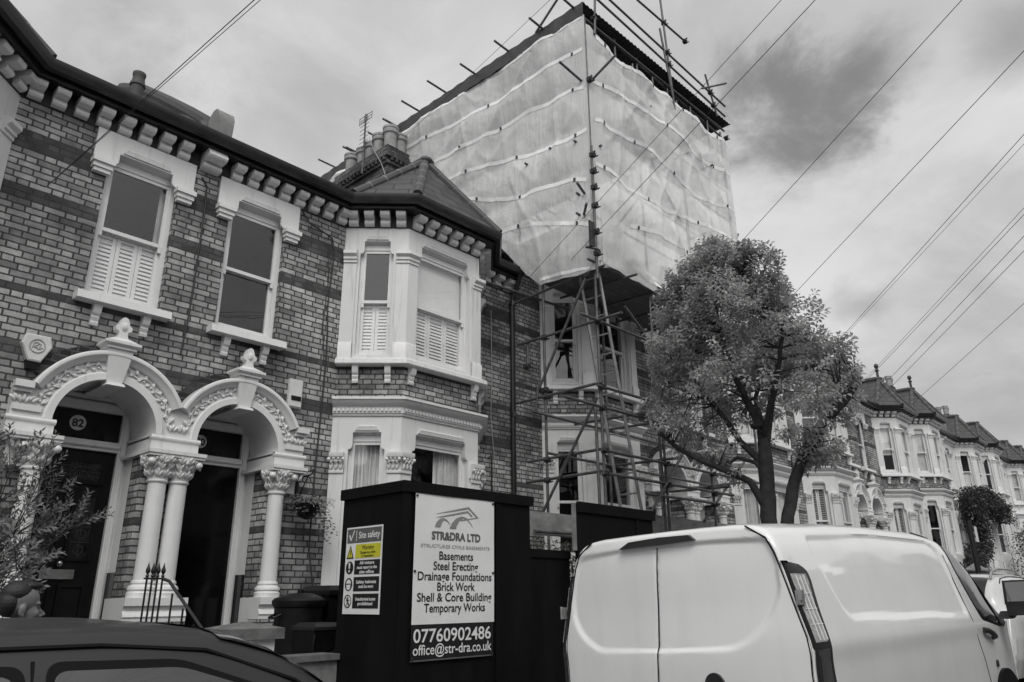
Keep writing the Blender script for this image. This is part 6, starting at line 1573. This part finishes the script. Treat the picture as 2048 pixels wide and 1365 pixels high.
    b = MB(); b.tube((-.075, -.33, .92), (-.03, -.33, .92), .07, .09, 20); b.build('handle', M_TRIMB, t)
    # tail lamps wrap round the corners
    for sg in (-1, 1):
        lv = [(1.650, .03, -.03, .02), (1.640, .01, .13, .0), (1.62, .0, .20, 0), (1.585, -.004, .25, 0), (1.53, -.006, .255, 0), (1.44, -.008, .235, 0), (1.34, -.010, .215, 0), (1.24, -.012, .205, 0), (1.16, -.012, .20, 0), (1.10, -.012, .20, 0), (1.05, -.012, .205, 0), (.95, -.012, .215, 0), (.80, -.012, .22, 0)]
        def lamp(name, mat, lo, hi, pad, off):
            b = MB(); vs = []; fs = []; rows_ = [z for z in [1.65-.02*i for i in range(44)] if lo <= z <= hi]
            for z in rows_:
                xo = lerp_tab(sorted([(a, c) for a, _, c, _ in lv]), z)-pad; step = (.055*sstep(1.16, 1.08, z)-.012*sstep(1.62, 1.3, z)); inn = .012-pad*.2-step if z > 1.0 else .012-pad*.2
                y = abs(yside(.05, z)); st = [(.004-off+pad*.3, y-.024+step), (.0-off+pad*.5, y-.010), (.0-off*.3, y+.004+off), (.03, y+.010+off), (xo*.5, abs(yside(xo*.5, z))+.010+off), (xo, abs(yside(xo, z))+.008+off), (xo, abs(yside(xo, z))-.01)]
                vs += [(x, sg*yy, z) for x, yy in st]
            k = 7; r = len(rows_)
            for i in range(r-1):
                for j in range(k-1): a = i*k+j; fs.append((a, a+1, a+k+1, a+k))
            fs.append(tuple(range(k))); b.add(vs, fs); return b.build(name, mat, t, angle=35, fix=True)
        hs = lamp('tail_lamp', M_TRIMB, .80, 1.65, 0, 0); a1 = lamp('lamp_lens', M_LENS, 1.17, 1.585, .048, .004); a2 = lamp('lamp_lens', M_LENSD, .84, 1.145, .045, .004); a1.parent = hs; a2.parent = hs
        b = MB()
        for dx in (.05, .10, .15): b.pts_tube([(dx, sg*(abs(yside(dx, z))+.016), z) for z in (1.56, 1.45, 1.35, 1.25, 1.18)], .005, 5)
        for z in (1.27, 1.36, 1.45): b.pts_tube([(x, sg*(abs(yside(x, z))+.016), z) for x in (.02, .08, .17)], .003, 5)
        o = b.build('lens_ribs', M_TRIM, hs)
    # side doors, glass, handle, mirror
    for sg in (-1, 1):
        SP = lambda x, z, off: Vector((x, sg*abs(yside(x, z, off)), z))
        ribbon('door_gap', M_RUB, [SP(x, z, .0) for x, z in [(3.30, 1.93), (3.22, 1.75), (3.17, 1.53), (3.175, 1.35), (3.185, 1.19), (3.26, 1.0), (3.338, .856), (3.40, .668), (3.42, .45)]], .0045)
        WN = round_poly([(3.38, 1.865), (3.60, 1.828), (3.86, 1.70), (4.08, 1.47), (4.26, 1.25), (4.28, 1.13), (4.00, 1.125), (3.50, 1.205), (3.36, 1.60)], .05, 4)
        def patch(name, mat, poly, off, par=t, grid=.035):
            v2, tr = fill2d(poly); b = MB(); xs_ = [p[0] for p in poly]; zs_ = [p[1] for p in poly]; bm = bmesh.new(); vv = [bm.verts.new((p[0], 0, p[1])) for p in v2]
            for f_ in tr: bm.faces.new([vv[i] for i in f_])
            x = min(xs_)+grid
            while x < max(xs_): bmesh.ops.bisect_plane(bm, geom=bm.verts[:]+bm.edges[:]+bm.faces[:], plane_co=(x, 0, 0), plane_no=(1, 0, 0)); x += grid
            z = min(zs_)+grid
            while z < max(zs_): bmesh.ops.bisect_plane(bm, geom=bm.verts[:]+bm.edges[:]+bm.faces[:], plane_co=(0, 0, z), plane_no=(0, 0, 1)); z += grid
            for v in bm.verts: v.co = SP(v.co.x, v.co.z, off)
            me = bpy.data.meshes.new(name); bm.to_mesh(me); bm.free(); me.shade_smooth(); me.materials.append(mat); uv_box(me); o = bpy.data.objects.new(name, me); COL.objects.link(o); o.parent = par; return o
        seal = patch('window_seal', M_RUB, [(a+(.022 if a > 3.9 else -.018), c+(.016 if c > 1.4 else -.02)) for a, c in WN], .003)
        patch('side_window', M_CGLASSK, [(a, c) for a, c in WN], .006)
        ribbon('window_divider', M_RUB, [SP(x, z, .006) for x, z in [(3.86, 1.70), (3.96, 1.42), (4.02, 1.13)]], .014)
        patch('window_trim', M_TRIMB, [(4.0, 1.16), (4.14, 1.38), (4.28, 1.25), (4.34, 1.13), (4.2, 1.09)], .010)
        patch('pillar_trim', M_TRIMB, [(3.60, 1.858), (3.86, 1.725), (4.08, 1.495), (4.27, 1.265), (4.36, 1.20), (4.30, 1.34), (4.12, 1.575), (3.90, 1.775), (3.68, 1.885)], .008)
        b = MB(); q = SP(3.585, 1.062, .03); b.pts_tube([SP(3.42, 1.098, .008), SP(3.47, 1.09, .035), SP(3.585, 1.062, .042), SP(3.68, 1.035, .035), SP(3.72, 1.025, .008)], .024, 8); b.build('door_handle', M_TRIMB, t)
        b = MB(); b.tube(SP(3.705, .802, -.01), SP(3.705, .802, .012), .030, n=16); b.build('lock', M_TRIMB, t)
        b = MB(); b.taper(4.02, 4.16, sg*1.04-.06, sg*1.04+.06, 1.17, 4.05, 4.14, sg*1.1-.08, sg*1.1+.08, 1.24)
        b.box(3.98, 4.13, sg*1.22-.125, sg*1.22+.125, 1.20, 1.30); b.taper(3.975, 4.13, sg*1.22-.13, sg*1.22+.13, 1.30, 3.98, 4.10, sg*1.22-.11, sg*1.22+.11, 1.515)
        mr = b.build('door_mirror', M_TRIMB, t, smooth=False); b = MB(); b.add([(3.966, sg*1.22-.10, 1.325), (3.966, sg*1.22+.10, 1.325), (3.970, sg*1.22+.088, 1.50), (3.970, sg*1.22-.088, 1.50)], [(0, 1, 2, 3)]); b.build('mirror_glass', M_MIRROR, mr, fix=False)
        ribbon('roof_ditch', M_RUB, [(x, sg*.715, zmap(x, 1.908)+.001) for x in [2.95, 3.1, 3.25, 3.4, 3.55, 3.7]], .006)
        for wx in (.95, 3.88):
            b = MB(); b.tube((wx, sg*1.0, .33), (wx, sg*.76, .33), .345, n=32); w = b.build('wheel', M_RUB, t); b = MB(); b.tube((wx, sg*1.003, .33), (wx, sg*.99, .33), .21, n=24); b.build('rim', M_ALU, w)
            b = MB(); b.arc_sweep(wx, .33, [(.345, sg*1.0), (.345, sg*.96), (.42, sg*.96), (.42, sg*1.0)], 0, pi, 28); b.build('wheel_arch', M_RUB, t)
    b = MB(); b.box(-.09, .03, -.93, .93, .36, .60); b.box(4.85, 5.0, -.75, .75, .32, .62); b.build('bumper', M_TRIMB, t, smooth=False)
    # windscreen
    b = MB(); vs = []; fs = []; k = 16
    for i in range(10):
        x = 3.62+.086*i
        for j in range(k+1):
            y = (-1+2*j/k)*.74*smooth_tab(PL, x); z0 = zmap(x, lerp_tab([(0, 1.932), (.3, 1.93), (.58, 1.925), (.69, 1.912), (.765, 1.885)], abs(y)/smooth_tab(PL, x))); vs.append((x+.004, y, z0+.006))
    for i in range(9):
        for j in range(k): a = i*(k+1)+j; fs.append((a, a+1, a+k+2, a+k+1))
    b.add(vs, fs); b.build('windscreen', M_CGLASSK, t)
M_CGLASSC = simple('car_side_glass', .03, .05, .25, 2, spec=.8, coat=.5); M_CGLASSK = simple('tinted_vehicle_glass', .004, .04, .2, 3, spec=.5); M_MIRROR = simple('mirror_glass', .22, .03, .05, metal=1)
build_van()

def build_car(name_label, loc, rz, mat, zk=1.0, rails=False, hatch=True):
    t = empty('parked_car', loc, rz); tag(t, name_label, 'car')
    HW = [(.22, .78), (.45, .87), (.70, .90), (.90, .885), (.98, .865), (1.02, .845), (1.20, .765), (1.36, .69), (1.42, .655), (1.455, .63), (1.478, .60), (1.495, .55), (1.508, .45), (1.515, .25), (1.518, 0)]
    ZR = [(0, .92), (.10, 1.05), (.22, 1.28), (.42, 1.43), (.75, 1.495), (1.4, 1.516), (2.2, 1.520), (2.45, 1.498), (2.70, 1.425), (3.02, 1.22), (3.35, 1.00), (3.8, .93), (4.15, .84), (4.28, .66)]
    PL = [(0, .84), (.12, .93), (.4, .985), (1, 1), (3.0, 1), (3.7, .95), (4.1, .84), (4.28, .68)]; BELT = .95; TOP = 1.518
    def zmap(x, z):
        zr = smooth_tab(ZR, x)
        if zr > BELT+.06: return (z if z < BELT else BELT+(z-BELT)*(zr-BELT)/(TOP-BELT))
        return .22+(z-.22)*(zr-.22)/(TOP-.22)
    def zinv(x, z):
        zr = smooth_tab(ZR, x); return (z if z < BELT else BELT+(z-BELT)*(TOP-BELT)/(zr-BELT)) if zr > BELT+.06 else .22+(z-.22)*(TOP-.22)/(zr-.22)
    half = []
    for (z0, y0), (z1, y1) in zip(HW, HW[1:]):
        n = max(2, int(sqrt((z1-z0)**2+(y1-y0)**2)/.03)); half += [(z0+(z1-z0)*k/n, y0+(y1-y0)*k/n) for k in range(n)]
    half.append(HW[-1])
    sec = [(-y, z) for z, y in half]+[(y, z) for z, y in reversed(half[:-1])]; m_ = len(sec); xs = [4.28*i/110 for i in range(111)]; vs = []; fs = []
    for x in xs:
        for y, z in sec: vs.append((x, y*smooth_tab(PL, x), zmap(x, z)*zk))
    n = len(xs)
    for i in range(n-1):
        for j in range(m_-1): a = i*m_+j; fs.append((a, a+1, a+m_+1, a+m_))
        fs.append((i*m_, (i+1)*m_, (i+1)*m_+m_-1, i*m_+m_-1))
    fs += [tuple(range(m_)), tuple(range((n-1)*m_, n*m_))]
    b = MB(); b.add(vs, fs); b.build('body', mat, t, angle=50)
    def Y_(x, z, off): return (lerp_tab(HW, zinv(x, z))*smooth_tab(PL, x)+off)
    def patch(name, m2, poly, off, sg, par=t, grid=.05):
        v2, tr = fill2d(poly); bm = bmesh.new(); vv = [bm.verts.new((p[0], 0, p[1])) for p in v2]
        for f_ in tr: bm.faces.new([vv[i] for i in f_])
        for ax, no in ((0, (1, 0, 0)), (1, (0, 0, 1))):
            c = min(p[ax] for p in poly)+grid
            while c < max(p[ax] for p in poly): bmesh.ops.bisect_plane(bm, geom=bm.verts[:]+bm.edges[:]+bm.faces[:], plane_co=(c, 0, c), plane_no=no); c += grid
        for v in bm.verts: v.co = Vector((v.co.x, sg*Y_(v.co.x, v.co.z, off), v.co.z*zk))
        me = bpy.data.meshes.new(name); bm.to_mesh(me); bm.free(); me.shade_smooth(); me.materials.append(m2); uv_box(me); o = bpy.data.objects.new(name, me); COL.objects.link(o); o.parent = par; return o
    for sg in (-1, 1):
        fw_ = round_poly([(1.98, 1.402), (2.32, 1.392), (2.64, 1.29), (2.96, 1.03), (2.0, 1.00)], .04); rw_ = round_poly([(1.90, 1.398), (1.2, 1.39), (.75, 1.345), (.55, 1.10), (.60, 1.02), (1.86, 1.00)], .05)
        for w_ in (fw_, rw_):
            patch('window_seal', M_RUB, [(a+(.012 if a > 1.95 else -.012)*0, c) for a, c in round_poly([(a+(a-(1.3 if w_ is rw_ else 2.4))*.04, c+(c-1.2)*.11) for a, c in w_], .02, 2)], .003, sg); patch('side_window', M_CGLASSC, w_, .007, sg)
        L = lambda pts, r, nm, m2=M_RUB: MB().pts_tube([(x, sg*Y_(x, z, .001), z*zk) for x, z in pts], r, 6).build(nm, m2, t)
        L([(1.935, 1.425), (1.93, 1.2), (1.925, .95), (1.93, .6), (1.95, .35)], .005, 'door_gap')
        L([(.55, 1.36), (.75, 1.425), (1.2, 1.452), (1.6, 1.457), (2.1, 1.455), (2.4, 1.43), (2.7, 1.33), (3.05, 1.10)], .008, 'roof_ditch')
        if rails:
            b = MB(); b.pts_tube([(.45, sg*.58, 1.42*zk), (.55, sg*.58, 1.50*zk), (.9, sg*.58, 1.555*zk), (1.6, sg*.585, 1.565*zk), (2.1, sg*.58, 1.545*zk), (2.25, sg*.58, 1.48*zk)], .018, 8); b.build('roof_rail', M_ALU, t)
        b = MB(); b.ell((2.78, sg*.97, 1.04*zk), (.07, .10, .075), None, 12, 8); b.build('door_mirror', mat, t)
        b = MB(); b.box(1.55, 1.75, sg*.905-.015, sg*.905+.015, .80*zk, .83*zk); b.build('door_handle', mat, t, smooth=False)
        for wx in (.78, 3.38):
            b = MB(); b.tube((wx, sg*.91, .32), (wx, sg*.70, .32), .32, n=30); w = b.build('wheel', M_RUB, t); b = MB(); b.tube((wx, sg*.915, .32), (wx, sg*.90, .32), .21, n=20); b.build('rim', M_ALU, w)
            b = MB(); b.arc_sweep(wx, .32, [(.33, sg*.905), (.33, sg*.86), (.39, sg*.86), (.39, sg*.905)], 0, pi, 24); b.build('wheel_arch', M_RUB, t)
        b = MB(); b.box(-.012, .05, sg*.62-.16, sg*.62+.16, .80*zk, .93*zk) if False else b.taper(-.0, .10, sg*.60-.13, sg*.60+.13, .74*zk, .03, .14, sg*.58-.12, sg*.58+.12, .93*zk); b.build('tail_lamp', M_LENSD, t, smooth=False)
    def top(name, x0, x1, yk):
        b = MB(); vs = []; fs = []; k = 14; nn = 10
        for i in range(nn+1):
            x = x0+(x1-x0)*i/nn
            for j in range(k+1):
                y = (-1+2*j/k)*yk; zt = lerp_tab([(0, 1.518), (.25, 1.515), (.45, 1.508), (.55, 1.495), (.60, 1.478), (.655, 1.42)], abs(y)); vs.append((x+(.006 if x > 2 else -.006), y*smooth_tab(PL, x), zmap(x, zt)*zk+.006))
        for i in range(nn):
            for j in range(k): a = i*(k+1)+j; fs.append((a, a+1, a+k+2, a+k+1))
        b.add(vs, fs); b.build(name, M_CGLASSK, t)
    top('windscreen', 2.46, 3.16, .60); top('rear_window', .16, .52, .56)
    b = MB(); b.box(-.03, .10, -.72, .72, .34, .56); b.box(4.18, 4.31, -.6, .6, .28, .5); b.build('bumper', M_TRIMB, t, smooth=False)
build_car('dark grey car in the left foreground, only its roof and window tops showing', (-1.25, 2.98, gz(-.5)+.01), 0.0, M_CAR, 1.027)
build_car('pale car with roof rails parked ahead of the white van', (11.65, 3.05, gz(11)-.09), 0.0, M_CARW, 1.0, rails=True)
# ------------------------------------------------------------------ the man walking past behind the dark car
def build_person():
    gx = gz(1.4)+.09; S_ = 1.0; base = Vector((1.425, 5.2, gx)); t = empty('person', base); tag(t, 'man with short dark hair walking right past the parked car, only his head showing', 'person')
    hz = 1.565-gx                                                    # eye height above his feet
    sc = (1.715-gx)/1.60; Z = lambda v: v*sc
    def remesh(b, name, mat, vox, par, sm=2):
        o = b.build(name, mat, par, fix=True); r = o.modifiers.new('r', 'REMESH'); r.mode = 'VOXEL'; r.voxel_size = vox; r.use_smooth_shade = True
        s = o.modifiers.new('s', 'SMOOTH'); s.iterations = sm; s.factor = .5; return o
    b = MB(); X = lambda x, y, z: Vector((x, y, z))
    e = hz
    # head: skull, face, jaw, nose, brow, lips, ears
    b.ell((-.018, 0, e+.045), (.098, .076, .092), None, 20, 14); b.ell((-.045, 0, e+.03), (.078, .074, .082), None, 18, 12); b.ell((.030, 0, e-.030), (.058, .060, .085), None, 18, 12)
    b.ell((.035, 0, e-.085), (.050, .048, .036), None, 14, 10); b.ell((.066, 0, e-.098), (.022, .024, .018), None, 10, 8); b.ell((.062, 0, e+.024), (.026, .056, .018), None, 12, 8)
    b.pts_tube([X(.074, 0, e+.014), X(.090, 0, e-.010), X(.112, 0, e-.034), X(.117, 0, e-.044)], [.008, .009, .012, .010], 10); b.ell((.092, .011, e-.046), (.012, .010, .008)); b.ell((.092, -.011, e-.046), (.012, .010, .008))
    b.ell((.080, 0, e-.068), (.014, .024, .007)); b.ell((.079, 0, e-.080), (.013, .021, .007)); b.ell((.055, .038, e-.03), (.028, .022, .026)); b.ell((.055, -.038, e-.03), (.028, .022, .026))
    for s in (1, -1):
        b.ell((-.020, s*.078, e-.012), (.020, .010, .033), (Vector((.95, 0, -.25)), Vector((0, 1, 0)), Vector((.25, 0, .95))), 12, 8); b.ell((-.014, s*.080, e-.038), (.010, .008, .012))
    # neck, trunk, arms, legs in a walking pose
    b.pts_tube([X(-.02, 0, e-.07), X(-.03, 0, e-.16), X(-.035, 0, e-.23)], [.056, .058, .075], 16)
    b.ell((-.035, 0, Z(1.16)), (.105, .165, .20), None, 18, 12); b.ell((-.03, 0, Z(.95)), (.10, .145, .16), None, 18, 12); b.ell((-.02, 0, Z(.83)), (.11, .16, .11), None, 18, 12)
    def limb(ps, rs): b.pts_tube([X(*p) for p in ps], rs, 14)
    for s, sw in ((1, 1), (-1, -1)):
        b.ell((-.035, s*.17, Z(1.27)), (.062, .062, .062)); el = X(-.05-.07*sw, s*.215, Z(1.0)); wr = X(-.02+.06*sw*-1+.06, s*.205, Z(.78))
        limb([(-.035, s*.175, Z(1.27)), tuple(el), tuple(wr)], [.052, .040, .027])
        pm = wr+X(.012, 0, -.055); b.ell(wr+X(.010, 0, -.045), (.036, .016, .050), None, 12, 8)
        for k, (dx, ln) in enumerate(((.030, .062), (.012, .072), (-.006, .068), (-.023, .052))): b.pts_tube([pm+X(dx, 0, -.03), pm+X(dx+.006, -s*.010, -.03-ln*.55), pm+X(dx+.010, -s*.026, -.03-ln)], [.0088, .008, .0065], 8)
        b.pts_tube([wr+X(.030, -s*.004, -.030), pm+X(.052, -s*.014, -.02), pm+X(.055, -s*.018, -.048)], [.010, .009, .007], 8)
        kn = X(.09*sw+.03, s*.085, Z(.44)); an = X(.16*sw-.10, s*.08, .085); limb([(-.02, s*.085, Z(.80)), tuple(kn), tuple(an)], [.085, .058, .040]); b.pts_tube([an+X(-.03, 0, -.04), an+X(.05, 0, -.05), an+X(.16, 0, -.062)], [.036, .034, .026], 12)
    body = remesh(b, 'body', M_SKIN, .0055, t)
    # hair: cropped sides, fuller on top with a lifted fringe
    b = MB(); b.ell((-.040, 0, e+.080), (.086, .0775, .074), None, 20, 14); b.ell((-.068, 0, e+.030), (.068, .076, .080), None, 18, 12); b.ell((.018, 0, e+.122), (.060, .058, .028), None, 14, 8); b.ell((.058, 0, e+.124), (.026, .046, .020), None, 12, 8)
    rnd = random.Random(2)
    for k in range(150):
        a = rnd.uniform(0, 6.28); r = rnd.random(); p = X(-.015+.070*r*cos(a), .058*r*sin(a), e+.142-.03*r*r); b.pts_tube([p-X(0, 0, .02), p+X(.006, .003, .008), p+X(.018*rnd.random()+.006, rnd.uniform(-.01, .012), .016*rnd.random())], [.008, .006, .0035], 5)
    remesh(b, 'hair', M_HAIR, .0038, t, 1)
    # thin beard shadow is left to the skin; eyes and brows
    for s in (1, -1):
        b = MB(); b.ell((.066, s*.030, e), (.012, .013, .009), None, 10, 8); b.build('eye', M_HAIR, t); b = MB(); b.pts_tube([X(.078, s*.014, e+.020), X(.079, s*.034, e+.026), X(.062, s*.050, e+.020)], .0045, 6); b.build('eyebrow', M_HAIR, t)
    b = MB(); b.ell((-.035, 0, Z(1.15)), (.128, .195, .225), None, 20, 14); b.ell((-.03, 0, Z(.92)), (.124, .175, .17), None, 18, 12); b.pts_tube([X(-.035, 0, e-.20), X(-.035, 0, e-.16)], [.10, .078], 16)
    for s, sw in ((1, 1), (-1, -1)):
        b.ell((-.035, s*.175, Z(1.27)), (.078, .074, .074)); el = X(-.05-.07*sw, s*.22, Z(1.0)); wr = X(-.02+.06*sw*-1+.06, s*.207, Z(.80)); b.pts_tube([X(-.035, s*.18, Z(1.27)), el, wr], [.066, .054, .042], 14)
    remesh(b, 'jacket', M_CLOTH, .012, t)
    b = MB(); b.ell((-.02, 0, Z(.80)), (.122, .17, .12), None, 18, 12)
    for s, sw in ((1, 1), (-1, -1)): b.pts_tube([X(-.02, s*.087, Z(.78)), X(.09*sw+.03, s*.086, Z(.44)), X(.16*sw-.10, s*.08, .12)], [.098, .074, .060], 14)
    remesh(b, 'jeans', M_JEAN, .012, t)
    for s, sw in ((1, 1), (-1, -1)): b = MB(); an = X(.16*sw-.10, s*.08, .085); b.pts_tube([an+X(-.05, 0, -.045), an+X(.05, 0, -.048), an+X(.175, 0, -.058)], [.042, .044, .028], 14); b.build('shoe', M_RUB, t)
build_person()
